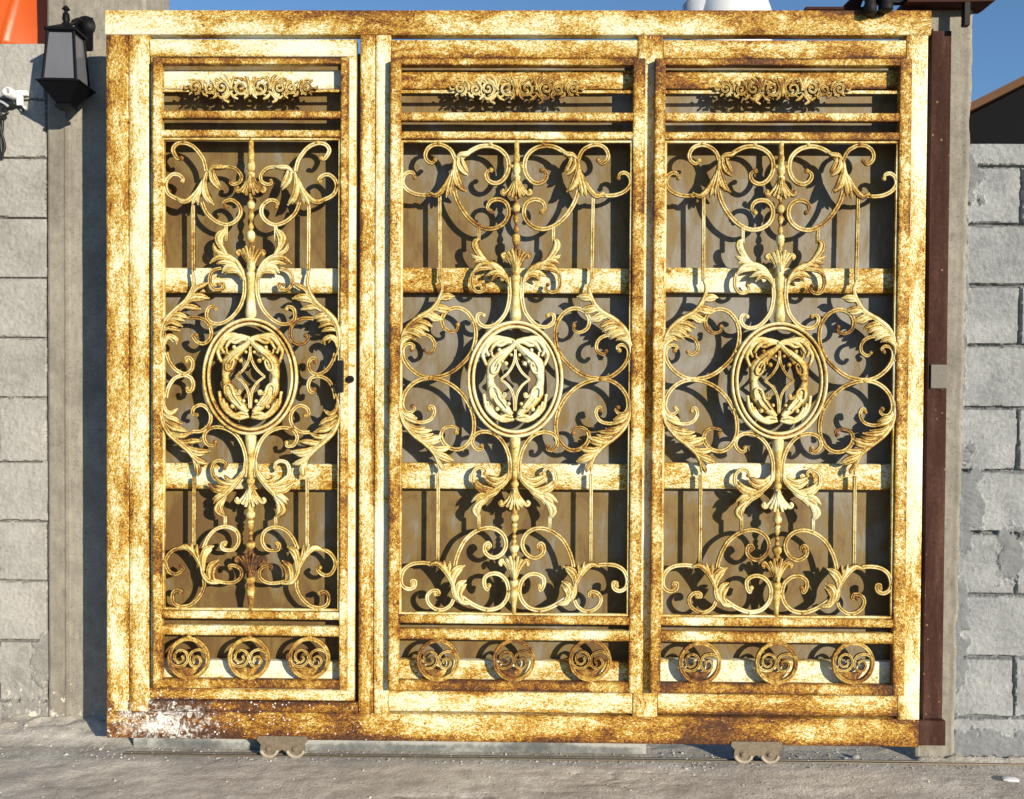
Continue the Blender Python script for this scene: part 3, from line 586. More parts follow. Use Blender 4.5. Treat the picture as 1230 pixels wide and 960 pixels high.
# -------------------------------------------------- the narrow walk-through door in the left of the gate
mb = MB()
hbar(mb, 180.5, 426.3, 47, 68, 0.001, 0.044, r=-0.10, ra=-0.22, at=301); hbar(mb, 180.5, 426.3, 828.5, 841, 0.001, 0.044, r=0.0, ra=-0.05, at=301)
zt_, zb_ = WZ(68.2, 0, 301), WZ(828.3, 0, 301)
mb.bar(WX(415), WX(426.3), .001, .044, zb_, zt_, 'z', -.18, .004, -.2); mb.bar(WX(180.5), WX(188), .001, .044, zb_, zt_, 'z', -.1, .004, -.1)
door = mb.build('wicket_door', M_GATE, gate, 'auto')
mb = MB(); mb.bar(WX(128), WX(431), 0.0, 0.045, zr_b+.001, WZ(843, 0, 301), 'x', .46, .004, .40); mb.build('cross_rail', M_GATE, gate, 'auto')
rows1 = [(69, 77, 'b'), (106, 109.5, 'f'), (133, 142, 'b'), (156, 164.5, 'b'), (165, 168, 't'), (731, 734, 't'), (735, 744, 'b'), (752, 764, 'b'), (817, 827.5, 'b')]
# its face frame and scroll work hang from the door
y0, y1 = -0.031, -0.0015
C1 = dict(A=(180, 165), B=(180, 265), C=(180, 340), D=(180, 440), E=(180, 540), F=(180, 620))
_holder = []
pf1 = panel_frame('face_frame', (183, 194), (408, 417), 0, 0, rows1, 301, door)
for c_ in list(pf1.children): c_.parent = door
p1 = Panel(WX(301.3, YI, 455), C1, door); p1.big = False
def narrow(p):
    sc, lf = p.scroll, p.leaf
    sc('A', [(292, 192), (262, 200), (230, 160), (215, 112), (250, 66), (320, 55), (400, 86), (460, 150), (502, 222), (522, 315)])
    sc('A', [(300, 408), (308, 385), (270, 350), (212, 346), (162, 390), (146, 450), (172, 520), (240, 565), (330, 590)])
    sc('A', [(752, 402), (745, 425), (785, 436), (835, 408), (842, 350), (785, 288), (700, 275), (620, 290)], 17)
    sc('A', [(700, 640), (685, 605), (725, 582), (775, 588), (830, 640), (835, 712), (782, 782), (700, 808), (602, 770), (522, 692), (485, 600)])
    lf('A', [([(540, 330), (590, 285), (650, 280), (720, 272)], 24), ([(560, 300), (570, 380), (600, 430), (642, 480)], 24), ([(590, 290), (600, 350), (620, 400), (655, 455)], 20), ([(530, 320), (510, 430), (530, 540), (590, 622)], 30), ([(520, 350), (500, 450), (510, 540), (550, 610)], 22), ([(515, 360), (480, 460), (450, 540), (445, 622)], 22), ([(500, 400), (460, 500), (420, 570), (395, 628)], 22), ([(500, 380), (440, 500), (360, 585), (290, 590), (250, 555)], 26)])
    p.rod(232.1, 247, 232.5, 325); p.rod(271.8, 271, 271.8, 290, 1.8)
    sc('C', [(605, 240), (590, 215), (548, 228), (528, 268), (530, 325), (575, 368), (650, 376), (738, 332), (820, 242), (868, 120), (875, 0), (870, -60)], 18)
    lf('B', [([(720, 330), (650, 220), (640, 150), (690, 85)], 34), ([(725, 330), (670, 240), (670, 160), (700, 110)], 20), ([(745, 340), (670, 310), (610, 275), (590, 218)], 22), ([(800, 390), (720, 345), (630, 345), (560, 392)], 26), ([(850, 470), (780, 410), (690, 385), (620, 400)], 22), ([(875, 560), (860, 480), (800, 380), (710, 310)], 22), ([(870, 520), (790, 440), (720, 430), (672, 480)], 28), ([(875, 560), (820, 480), (740, 470), (700, 490)], 22)])
    sc('B', [(632, 590), (675, 580), (665, 628), (605, 638), (558, 590), (556, 510), (590, 460), (660, 440)], 16)
    sc('C', [(428, 480), (398, 488), (440, 545), (502, 558), (558, 512), (565, 430), (520, 352), (440, 322), (355, 325)], 18)
    sc('C', [(340, 722), (338, 692), (372, 692), (400, 742), (380, 808), (320, 838), (240, 800), (182, 722), (155, 640)], 18)
    lf('C', [([(395, -120), (410, 10), (345, 155), (245, 250), (160, 340), (122, 450), (118, 560), (140, 650)], 26), ([(395, 120), (430, 60), (480, 30), (540, 0)], 24), ([(350, 180), (400, 130), (470, 125), (545, 142)], 30), ([(330, 200), (380, 170), (430, 160), (500, 155)], 18), ([(270, 260), (330, 220), (400, 225), (465, 240)], 28), ([(200, 310), (250, 290), (300, 300), (350, 322)], 26), ([(180, 340), (230, 330), (280, 335), (320, 350)], 20), ([(150, 390), (200, 365), (250, 375), (300, 402)], 26), ([(130, 440), (180, 420), (230, 425), (275, 440)], 24), ([(125, 590), (140, 520), (190, 490), (250, 520), (250, 560)], 24), ([(130, 600), (150, 530), (190, 500), (215, 540)], 24)])
    sc('D', [(345, 205), (352, 235), (388, 222), (402, 160), (372, 102), (300, 86), (222, 120), (172, 200), (152, 290)], 18)
    sc('D', [(432, 450), (395, 435), (412, 382), (478, 358), (540, 400), (565, 470), (542, 548), (472, 598), (390, 602)], 18)
    lf('D', [([(140, 270), (115, 380), (122, 490), (172, 600), (262, 690), (352, 768), (410, 850), (425, 965)], 26), ([(130, 320), (150, 400), (200, 432), (255, 395)], 24), ([(120, 430), (180, 470), (240, 490), (295, 530)], 26), ([(130, 470), (190, 520), (240, 540), (290, 555)], 20), ([(150, 520), (220, 570), (280, 580), (345, 600)], 28), ([(200, 610), (260, 640), (320, 640), (385, 610)], 26), ([(260, 680), (330, 700), (400, 690), (475, 688)], 28), ([(335, 735), (410, 770), (480, 785), (552, 782)], 30), ([(350, 770), (410, 800), (460, 815), (510, 810)], 18), ([(385, 800), (430, 850), (480, 880), (535, 895)], 28), ([(400, 850), (440, 900), (455, 950), (445, 1010)], 26)])
    sc('D', [(602, 700), (595, 732), (535, 722), (502, 655), (532, 592), (610, 562), (710, 580), (800, 640), (860, 740), (888, 860), (885, 960), (878, 1020)], 18)
    lf('E', [([(880, 100), (862, 220), (785, 325), (715, 400), (705, 440)], 24), ([(870, 180), (800, 280), (740, 290), (690, 238)], 24), ([(850, 230), (760, 320), (660, 300), (600, 240)], 22), ([(800, 330), (700, 380), (610, 370), (545, 315)], 28), ([(780, 340), (700, 350), (640, 340), (590, 330)], 18), ([(730, 390), (680, 400), (630, 430), (585, 458)], 22), ([(720, 400), (660, 430), (620, 460), (595, 495)], 18), ([(705, 430), (640, 500), (625, 560), (680, 612)], 28), ([(705, 440), (670, 510), (670, 560), (690, 600)], 18)])
    sc('E', [(690, 175), (705, 135), (660, 102), (600, 118), (575, 180), (595, 260), (670, 305), (740, 300)], 16)
    p.rod(270.8, 620, 270.6, 632, 1.8); p.rod(233.4, 573, 233.2, 655)
    sc('F', [(690, 262), (705, 240), (668, 255), (672, 300), (725, 315), (785, 298), (822, 225), (800, 140), (710, 98), (612, 120), (540, 195), (495, 300)], 18)
    sc('F', [(740, 482), (735, 458), (785, 457), (840, 492), (842, 560), (782, 608), (690, 612), (600, 590)], 17)
    sc('F', [(290, 462), (312, 482), (262, 528), (192, 520), (150, 442), (165, 370), (222, 312), (300, 296)], 18)
    sc('F', [(268, 700), (300, 702), (255, 680), (212, 718), (222, 798), (290, 832), (380, 815), (460, 740), (502, 650), (500, 575)], 18)
    lf('F', [([(480, 480), (420, 350), (340, 280), (248, 308)], 28), ([(440, 390), (380, 310), (320, 285), (270, 285)], 18), ([(470, 430), (430, 350), (395, 300), (392, 255)], 22), ([(480, 440), (455, 370), (440, 320), (440, 268)], 22), ([(500, 510), (490, 400), (520, 310), (585, 278)], 30), ([(505, 500), (510, 400), (535, 340), (570, 310)], 20), ([(560, 590), (550, 520), (570, 450), (632, 408)], 28), ([(610, 605), (590, 540), (600, 480), (635, 445)], 22), ([(470, 430), (500, 540), (560, 600), (660, 612)], 26)])
    p.weld('A', [(320, 48), (130, 440)]); p.weld('C', [(318, 848), (560, 400)]); p.weld('D', [(560, 410), (545, 575), (130, 280)]); p.weld('F', [(290, 845), (140, 415)])
narrow(p1); stem(p1, -3.5, .16, .16, -.04, .17)
for i, cx in enumerate((227.2, 299.6, 371.6)): rosette(p1, cx, 790.3, (.26, .10, .16)[i])
medallion(p1, 301.3, 452.5, 57.5, 70.5, -.03); frieze(p1, 106.5, 1.0, -.04)
# latch of the door
mb = MB(); z = lambda py: WZ(py, -.04, 410); x = lambda px: WX(px, -.04, 450)
mb.bar(x(403.5), x(412.5), -.042, -.0315, z(471), z(433), 'z', 0, .002, 0); mb.lathe(x(419), z(455.5), [(-.036, .002), (-.038, .011), (-.030, .013), (-.0015, .013)], 16, axis='y')
mb.lathe(x(419), z(455.5), [(-.044, .005), (-.0365, .006)], 12, axis='y'); mb.ball((x(402), -.038, z(463)), .007)
mb.build('latch', M_DARKSTEEL, door, 'auto')
# rollers under the bottom rail
for cx, wide_ in ((339, 29), (909, 29)):
    p0 = W(cx, 890, -.006); zb = p0.z
    def q(dx_, dy_): return (p0.x+dx_*PX, WZ(890, -.006, cx)-dy_*PX)
    base = 0.0
    zc0 = 0.0
    out = [(-30, -5), (-31, 0), (-26, 5)] + [(-16+11*math.cos(a), 10+10.5*math.sin(a)) for a in [math.pi*(1-.14*i) for i in range(0, 6)]] + [(-3, 13), (0, 11), (4, 14)] + [(16+11*math.cos(a), 10+10.5*math.sin(a)) for a in [math.pi*(.80-.14*i) for i in range(0, 6)]] + [(27, 5), (31, 0), (30, -5)]
    vs = [(p0.x+u*PX, -.006, -v*PX) for u, v in out]; n_ = len(vs); vs += [(a, -.0015, c) for a, b, c in vs]
    mb = MB(); mb.add(vs, [tuple(range(n_)), tuple(range(n_, 2*n_))[::-1]] + [(i, (i+1) % n_, n_+(i+1) % n_, n_+i) for i in range(n_)], .1)
    rc = mb.build('roller_bracket', M_ROLLER, gate)
    for s_ in (-16, 16):
        cx_, cz_ = p0.x+s_*PX, -10*PX
        mb = MB(); mb.sweep([(cx_+10.2*PX*math.cos(a), -.0075, cz_+9.8*PX*math.sin(a), 2.1*PX, .0045) for a in [math.pi*(1.06+i*.088) for i in range(11)]], PROF_ROUND, r=-.3)
        mb.build('plate_rim', M_RIM, rc, True)
        mb = MB(); mb.lathe(cx_, cz_, [(-.006, 4.6*PX), (-.009, 4.4*PX), (-.009, 3.0*PX), (-.014, 2.8*PX), (-.015, 1.6*PX)], 14, axis='y'); mb.build('axle_bolt', M_ROLLER, rc, 'auto')
        mb = MB(); mb.lathe(cx_, cz_-.004, [(.0, 10*PX), (.004, 9*PX), (.012, 8.0*PX), (.020, 9*PX), (.024, 10*PX)], 22, axis='y'); mb.build('roller_wheel', M_TRACK, rc, 'auto')
# brown stub welded at the right end of the bottom rail
mb = MB(); mb.bar(WX(1109.5), WX(1142), .002, .04, .004, zr_b-.004, 'x', 0, .004, 0); mb.build('rail_stub', M_POST, gate, 'auto')

# ================================================================== SETTING
def fbm(x, y, z, o=4):
    a = 0; s = 1; t = 0
    for i in range(o): a += noise.noise(Vector((x, y, z)))*s; t += s; x *= 2.1; y *= 2.1; z *= 2.1; s *= .5
    return a/t
# ground, one sheet
def graded(lo, hi, step, far):
    a = list(np.arange(lo, hi+1e-6, step)); s = step; v = hi; up = []
    while v < far: s *= 1.35; v += s; up.append(v)
    s = step; v = lo; dn = []
    while v > -far: s *= 1.35; v -= s; dn.append(v)
    return dn[::-1]+a+up
GX = graded(-2.1, 2.1, 0.012, 400); GY = graded(-0.9, 0.6, 0.010, 400)
GZ = -0.063
def gh(x, y):
    z = GZ
    if abs(x) < 3 and -1.5 < y < 1.2:
        z += 0.010*fbm(x*1.3, y*2.2, 1.0, 3) + 0.010*fbm(x*7, y*10, 3.0, 5)
        rough = max(0, fbm(x*2.3, y*3.5, 8, 2)); z += 0.006*rough*fbm(x*30, y*40, 5, 3)
        c = fbm(x*3+2, y*7, 14, 3); z -= 0.012*max(0, .05-abs(c))/.05*max(0, fbm(x*1.1, y*1.5, 30, 2))
        # swell at the foot of the left wall
        if x < -1.2: z += 0.022*min(1, (-1.2-x)/.4)*max(0, min(1, (y+.15)/.35))
        if x < -1.45 and y > .05: q_ = min(1, (-1.45-x)/.12)*max(0, 1-abs(y-.27)/.16); z += q_*(.020+.035*fbm(x*16, y*16, 4, 5))
        if x > 1.5 and y > .03 and y < .2: z += .012+.022*fbm(x*18, y*18, 6, 4)
        fl = max(0, min(1, (y+.10)/.09))*max(0, min(1, (.13-y)/.06))*(0 if (x > 1.5 and y > .03) else 1); z = z*(1-.72*fl)+(GZ-.001)*.72*fl      # trowelled flat round the track
        # dirt-filled hollow before the gate
        e = ((x+.22)/.14)**2+((y+.33)/.022)**2
        if e < 1.6: z -= 0.004*max(0, 1.6-e)
    return z
vs = [(x, y, gh(x, y)) for y in GY for x in GX]; nx = len(GX)
fs = [(j*nx+i, j*nx+i+1, (j+1)*nx+i+1, (j+1)*nx+i) for j in range(len(GY)-1) for i in range(nx-1)]
mb = MB(); rr = []; wh = []
for (x, y, z) in vs:
    e = ((x+.22)/.15)**2+((y+.33)/.02)**2 + fbm(x*12, y*30, 2, 2)*1.5
    rr.append(-.16 if e < .9 else (0.03*(y < -.05)) - .05*(0 < y < .1)); wh.append(max(-.3, .24-.40*math.hypot((x+1.70)*.8, (y-.10)*1.3)) if x < -1.0 else -.12)
mb.add(vs, fs, rr); g = mb.build('ground', M_GROUND, None, True, white=wh); tag(g, kind='structure')

# dark asphalt added out of view beyond the cement apron to cut ground bounce
M_ADDED_ROAD = concrete('added_dark_asphalt', (0.030, 0.030, 0.031), (0.042, 0.041, 0.040), (0.058, 0.056, 0.054), 2.0, 0.6, 0.004)
mb = MB(); n_ = 12; xs_ = [-300, -60, -20, -8, -3, 0, 3, 8, 20, 60, 300]; ys_ = [-300, -80, -30, -12, -6, -3, -1.25]
vs = [(x, y, GZ+.020) for y in ys_ for x in xs_]
mb.add(vs, [(j*11+i, j*11+i+1, (j+1)*11+i+1, (j+1)*11+i) for j in range(6) for i in range(10)])
mb.box(-300, 300, -1.25, -1.13, GZ-.05, GZ+.024, .1)
tag(mb.build('added_dark_road', M_ADDED_ROAD), kind='structure')
# block walls as displaced shells
name_dark = False
def wall(name, px0, px1, yf, ztop_, zrows, joints, mat, fills=(), joint_d=0.012, jw=0.004, white=None, thick=0.19, step=0.005, ext=0.0, side=-1, rise=0):
    """px0/px1 world x; joints: list per course of world x of vertical joints"""
    xs = list(np.arange(px0, px1+1e-6, step)); zs = list(np.arange(GZ-.05, ztop_+1e-6, step)); vs = []; rs = []; wh = []
    for z in zs:
        for x in xs:
            jx = x+0.0035*noise.noise(Vector((x*35, 1, z*35)))+.002*noise.noise(Vector((x*120, 1, z*120))); jz = z+0.0035*noise.noise(Vector((x*35, 7, z*35)))+.002*noise.noise(Vector((x*120, 4, z*120)))
            d = min(abs(jz-q) for q in zrows); k = sum(1 for q in zrows if z > q)
            dv = min([abs(jx-q) for q in joints[k % len(joints)]] or [9])
            jw_ = jw*(1+.9*noise.noise(Vector((x*9, 2, z*9)))); d = min(d, dv*1.0)
            dep = joint_d*max(0, 1-max(0, d-jw_*.4)/jw_) if d < jw_*1.4 else 0
            blk = (k*7.13+sum(1 for q in joints[k % len(joints)] if x > q)*3.7)
            off = 0.0035*noise.noise(Vector((blk, .5, .5)))
            y = yf+off+dep+0.0030*fbm(x*14, 3, z*14, 3)+.0016*noise.noise(Vector((x*75, 8, z*75)))
            rv = .05*noise.noise(Vector((blk, 9.5, .5))) - (.25 if dep > joint_d*.5 else 0)
            for (fx, fz, rx_, rz_) in fills:
                e = ((x-fx)/rx_)**2+((z-fz)/rz_)**2+1.9*fbm(x*19, 5, z*19, 5)
                if e < 1:
                    t = min(1, (1-e)*3); y = y*(1-t)+(yf-.007+.007*fbm(x*20, 9, z*34, 5))*t; rv = rv*(1-t)-(.16 if name_dark else .09)*t + (.12 if .12 < t < .5 else 0)
            vs.append((x, y, z)); rs.append(rv)
            if white: wh.append(white(x, z))
    nx = len(xs); nz = len(zs); fs = [(j*nx+i, j*nx+i+1, (j+1)*nx+i+1, (j+1)*nx+i) for j in range(nz-1) for i in range(nx-1)]
    b0 = len(vs)
    # sides, top and back
    ring = [j*nx for j in range(nz)] + [(nz-1)*nx+i for i in range(1, nx)] + [j*nx+nx-1 for j in range(nz-2, -1, -1)]
    for q in ring: x, y, z = vs[q]; vs.append((x, yf+thick, z)); rs.append(0); wh.append(-.3)
    for i in range(len(ring)-1): fs.append((ring[i], ring[i+1], b0+i+1, b0+i))
    fs.append(tuple(b0+i for i in range(len(ring))))
    mb = MB(); mb.add(vs, fs, rs)
    return mb.build(name, mat, None, False, white=wh if white else None)
YL = 0.275; YR = 0.062
YLT = lambda z: YL
lz = [WZ(p, YL, 30) for p in (120, 190, 262, 334, 406, 478, 555, 626, 698, 770, 842)]
xl = WX(57.5, YL); bl = 0.40
jl = [[xl-.002, xl-bl], [xl-bl/2, xl-.006]]
whL = lambda x, z: .26-.55*math.hypot((x-WX(60, YL))*.6, (z-WZ(865, YL, 60))*1.3)
o = wall('block_wall', xl-.85, xl+.004, YL, WZ(52, YL, 30), lz, jl, M_BLOCK_L, fills=((xl-.06, WZ(876, YL, 30), .30, .13), (xl-.02, WZ(790, YL, 30), .05, .12)), joint_d=.016, jw=.0036, white=whL)
tag(o, 'pale grey concrete block wall left of the gate, with the lantern shadow on it', 'wall')
rz_ = [WZ(p, YR, 1190) for p in (200, 270, 343, 415, 490, 566, 640, 715, 790, 862)]
xr = WX(1158, YR); xj = WX(1224, YR)
jr = [[xj+.16], [xj, xj+.4]]; name_dark = True
o = wall('block_wall', xr-.03, xr+1.0, YR, WZ(172, YR, 1190), rz_, jr, M_BLOCK, fills=((WX(1150, YR), WZ(600, YR, 1190), .11, .20), (WX(1148, YR), WZ(400, YR, 1190), .035, 1.2), (WX(1215, YR), WZ(668, YR, 1190), .055, .13), (WX(1150, YR), WZ(770, YR, 1190), .06, .25), (WX(1150, YR), WZ(215, YR, 1190), .09, .10), (WX(1190, YR), WZ(895, YR, 1190), .3, .06)), joint_d=.022, jw=.0055)
tag(o, 'rough grey concrete block wall right of the gate with smeared mortar joints', 'wall')

def pillar(x0, x1, yf, depth, ztop_, seam, label, rag=0.0, white=None, lean=0.0):
    st = .008; xs = list(np.arange(x0, x1+1e-6, st)); xs[-1] = x1; zs = list(np.arange(GZ-.05, ztop_, st*1.5)); vs = []; rs = []; wh = []
    for z in zs:
        for x in xs:
            ed = min(x-x0, x1-x)
            xx = x + (rag*fbm(1, 2, z*9, 3) if x1-x < .03 else 0) + lean*z*((x-x0)/(x1-x0))
            y = yf + .0025*fbm(x*6, 1, z*6, 3) + (.004 if ed < .006 else 0) + (.0035 if x > seam else 0) + .0015*noise.noise(Vector((x*60, 2, z*20)))
            if abs(x-seam) < st*.8: y -= .003
            vs.append((xx, y, z)); rs.append(-.07 if abs(x-seam) < st else (.05 if x > seam else 0)); wh.append(white(x, z) if white else -.3)
    nx = len(xs); nz = len(zs); fs = [(j*nx+i, j*nx+i+1, (j+1)*nx+i+1, (j+1)*nx+i) for j in range(nz-1) for i in range(nx-1)]; b0 = len(vs)
    ring = [j*nx for j in range(nz)] + [(nz-1)*nx+i for i in range(1, nx)] + [j*nx+nx-1 for j in range(nz-2, -1, -1)]
    for q in ring: x, y, z = vs[q]; vs.append((x, yf+depth, z)); rs.append(0); wh.append(-.3)
    for i in range(len(ring)-1): fs.append((ring[i], ring[i+1], b0+i+1, b0+i))
    fs.append(tuple(b0+i for i in range(len(ring))))
    mb = MB(); mb.add(vs, fs, rs); return tag(mb.build('concrete_pillar', M_PILLAR, None, False, white=wh), label, 'pillar')
pillar(xl+.006, WX(175, YL-.01, 10), YL-.012, .25, WZ(-60, YL, 100), WX(83, YL), 'smooth cast concrete pillar left of the gate, carrying the black lantern', white=whL)
pillar(WX(1106, .05), WX(1153, .05), .048, .25, WZ(0, .05, 1140)+.0, WX(1148, .05), 'weathered concrete pillar right of the gate behind the brown steel post', rag=.012, lean=.012)
# brown steel post against the right pillar
mb = MB(); xa, xb = WX(1111.2, .03), WX(1137.5, .03); z0, z1 = WZ(866, .02, 1120), WZ(36, .02, 1120)
vs = []
mb.bar(xa, xb, .030, .046, z0, z1, 'z', 0, .002, 0); mb.bar(xa, xa+.004, .008, .0295, z0, z1, 'z', 0, .001, 0)
post = mb.build('steel_post', M_POST, None, 'auto'); tag(post, 'tall narrow brown painted steel post fixed to the right pillar', 'post')
mb = MB(); a = WX(1120, .01); b = WX(1139, .01); mb.bar(a, b, .020, .034, WZ(467, .01, 1130), WZ(438, .01, 1130), 'x', 0, .005, 0); 
o = mb.build('mortar_tab', M_TAB, post)
# sill slab and track
mb = MB(); ya = .072
z0 = GZ-.03; z1 = WZ(889, ya, 400); mb.bar(WX(160, ya), WX(780, ya), ya, ya+.12, z0, z1, 'x', 0, .004, 0)
tag(mb.build('stone_sill', M_SLAB, None, 'auto'), 'long grey stone sill lying on the ground behind the gate foot', 'sill')
mb = MB(); mb.bar(-1.42, 2.6, -.004, .004, GZ-.02, GZ+.006, 'x', 0, .001, 0); mb.bar(-1.42, 2.6, .022, .028, GZ-.02, GZ+.004, 'x', 0, .001, 0)
tag(mb.build('track_rail', M_TRACK, None, 'auto'), 'thin steel track rail set in the cement under the gate rollers', 'rail')

# ------------------------------------------------------------------ lantern
YLn = 0.15
lan = empty('wall_lantern', tuple(W(80, 120, YLn)), 'black metal wall lantern with grey glass panes on the left concrete pillar', 'lantern')
PL = PX*(3.4685+YLn)/3.4685
cx, rot = W(79.5, 70, YLn).x, math.radians(3)
cs, sn = math.cos(rot), math.sin(rot)
def lp(u, v, z): return (cx+u*cs-v*sn, YLn+u*sn+v*cs, z)
zl = lambda py: WZ(py, YLn, 80)
def frust(mb, w0, z0, w1, z1, r=0):
    vs = [lp(a*w0, b*w0, z0) for a, b in ((-1, -1), (1, -1), (1, 1), (-1, 1))]+[lp(a*w1, b*w1, z1) for a, b in ((-1, -1), (1, -1), (1, 1), (-1, 1))]
    mb.add(vs, [(3, 2, 1, 0), (4, 5, 6, 7)]+[(i, (i+1) % 4, (i+1) % 4+4, i+4) for i in range(4)], r)
hb, ht = 19.5*PL, 15.0*PL
mb = MB()
frust(mb, hb*1.30, zl(104.5), hb*1.30, zl(102.8)); frust(mb, hb*.62, zl(121), hb*1.24, zl(104.6)); frust(mb, hb*.45, zl(126), hb*.62, zl(121.1)); frust(mb, hb*.50, zl(131), hb*.50, zl(127))
frust(mb, ht*1.22, zl(42), ht*1.22, zl(39)); frust(mb, ht*1.18, zl(38.9), ht*.35, zl(31))
for a, b in ((-1, -1), (1, -1), (1, 1), (-1, 1)):
    mb.tube([lp(a*hb, b*hb, zl(103)), lp(a*ht, b*ht, zl(41))], .0055, 6)
    a2, b2 = (b, -a)
    mb.tube([lp(a*hb, b*hb, zl(101)), lp(a2*hb, b2*hb, zl(101))], .004, 6); mb.tube([lp(a*ht, b*ht, zl(43)), lp(a2*ht, b2*ht, zl(43))], .004, 6)
mb.build('lantern_frame', M_BLACK, lan)
mb = MB(); mb.lathe(cx, YLn, [(zl(32.5), .022), (zl(30), .018), (zl(27), .010), (zl(24), .014), (zl(17), .012), (zl(14.5), .006), (zl(13), .007), (zl(11.5), .015), (zl(9), .010), (zl(6.5), .002)], 12); mb.build('finial', M_BLACK, lan, True)
for k in range(4):
    c4 = [(-1, -1), (1, -1), (1, 1), (-1, 1)]; a, b = c4[k], c4[(k+1) % 4]; vs = []
    for s_ in (.97, .93):
        vs += [lp(a[0]*hb*s_, a[1]*hb*s_, zl(101)), lp(b[0]*hb*s_, b[1]*hb*s_, zl(101)), lp(b[0]*ht*s_, b[1]*ht*s_, zl(43)), lp(a[0]*ht*s_, a[1]*ht*s_, zl(43))]
    mb = MB(); mb.add(vs, [(0, 1, 2, 3), (7, 6, 5, 4), (0, 4, 5, 1), (1, 5, 6, 2), (2, 6, 7, 3), (3, 7, 4, 0)]); mb.build('glass_pane', M_GLASS, lan)
mb = MB(); pa = W(103, 55, YL-.012); yb = YL-.013
mb.lathe(pa.x, W(100, 32, yb).z, [(yb, .040), (yb-.006, .040), (yb-.014, .030), (yb-.022, .020)], 18, axis='y'); mb.box(pa.x-.028, pa.x+.030, yb-.008, yb, WZ(60, yb, 100), WZ(22, yb, 100))
arm = cr([(pa.x, yb-.01, WZ(40, yb, 100)), (pa.x+.004, yb-.05, WZ(30, yb, 100)), (pa.x-.02, YLn+.05, zl(20)), (cx+.03, YLn+.02, zl(24)), (cx+.005, YLn, zl(31))], 6); mb.tube(arm, .007, 8)
mb.build('wall_bracket', M_BLACK, lan, 'auto'); inv(lan)
# ------------------------------------------------------------------ cable fitting on the left wall
yb = YL-.004
fit = empty('cable_fitting', tuple(W(18, 120, yb)), 'white plastic cable fitting with loose black wires on the left block wall', 'cable fitting')
mb = MB(); c = W(17, 115, yb)
Q = [(c.x+4.6*PX*math.cos(2*math.pi*i/24), yb-.030, c.z+4.6*PX*math.sin(2*math.pi*i/24), 1.9*PX, .028) for i in range(24)]
mb.sweep(Q, [(-1, 1), (-1, -.8), (0, -1), (1, -.8), (1, 1)], True); mb.lathe(c.x, c.z, [(yb, .014), (yb-.018, .014)], 16, axis='y')
a = W(22, 110, yb); b = W(32, 134, yb); mb.bar(a.x, W(29, 120, yb).x, yb-.018, yb, W(25, 128, yb).z, a.z, 'z', 0, .003, 0); mb.bar(W(29.5, 120, yb).x, W(35, 120, yb).x, yb-.014, yb, W(30, 116, yb).z, W(30, 110, yb).z, 'x', 0, .002, 0)
mb.bar(W(26.5, 120, yb).x, W(32, 120, yb).x, yb-.012, yb, W(30, 134, yb).z, W(30, 128.5, yb).z, 'x', 0, .002, 0)
mb.build('fitting_body', M_WHITE, fit, 'auto')
for k, path in enumerate(([(29, 133), (22, 126), (14, 128), (6, 124), (0, 130), (3, 148), (1, 170), (3, 190)], [(17, 122), (8, 130), (3, 128), (-2, 140), (2, 160), (6, 176), (2, 186)], [(10, 128), (0, 122), (-8, 126)], [(5, 132), (9, 136), (1, 142), (-4, 150)])):
    P = cr([(*W(u, v, yb-.012-.006*k),) for u, v in path], 6); mb = MB(); mb.tube(P, .0052 if k else .0062, 7); mb.build('wire', M_WIRE if k != 2 else M_GREYP, fit, True)
inv(fit)
# ------------------------------------------------------------------ orange sheet over the left wall
mb = MB(); y0 = YL+.09; nxx, nzz = 50, 16; xa, xb = WX(-90, y0, 20), WX(55, y0, 20); za, zb = WZ(56, y0, 20), WZ(-90, y0, 20); vs = []; fs = []
for L in (0, .004):
    for j in range(nzz+1):
        for i in range(nxx+1):
            u = i/nxx; v = j/nzz; x = xa+(xb-xa)*u; z = za+(zb-za)*v
            rib = sum(math.exp(-((u-(c0+c1*v))/.010)**2) for c0, c1 in ((.64, .16), (.93, .07), (.30, -.05)))
            vs.append((x+.03*v*(u > .9), y0+L-.012*rib+.10*v*v+.05*(2*u-1)**2+.012*math.sin(u*9+v*2), z))
q = (nxx+1)*(nzz+1)
for j in range(nzz):
    for i in range(nxx): a = j*(nxx+1)+i; fs += [(a, a+1, a+nxx+2, a+nxx+1), (q+a, q+a+nxx+1, q+a+nxx+2, q+a+1)]
for j in range(nzz):
    for i in (0, nxx): a = j*(nxx+1)+i; fs.append((a, a+nxx+1, q+a+nxx+1, q+a))
for i in range(nxx):
    for j in (0, nzz): a = j*(nxx+1)+i; fs.append((a, a+1, q+a+1, q+a))
mb.add(vs, fs); tag(mb.build('plastic_awning', M_ORANGE, None, True), 'bright orange ribbed plastic awning rising above the left block wall', 'awning')
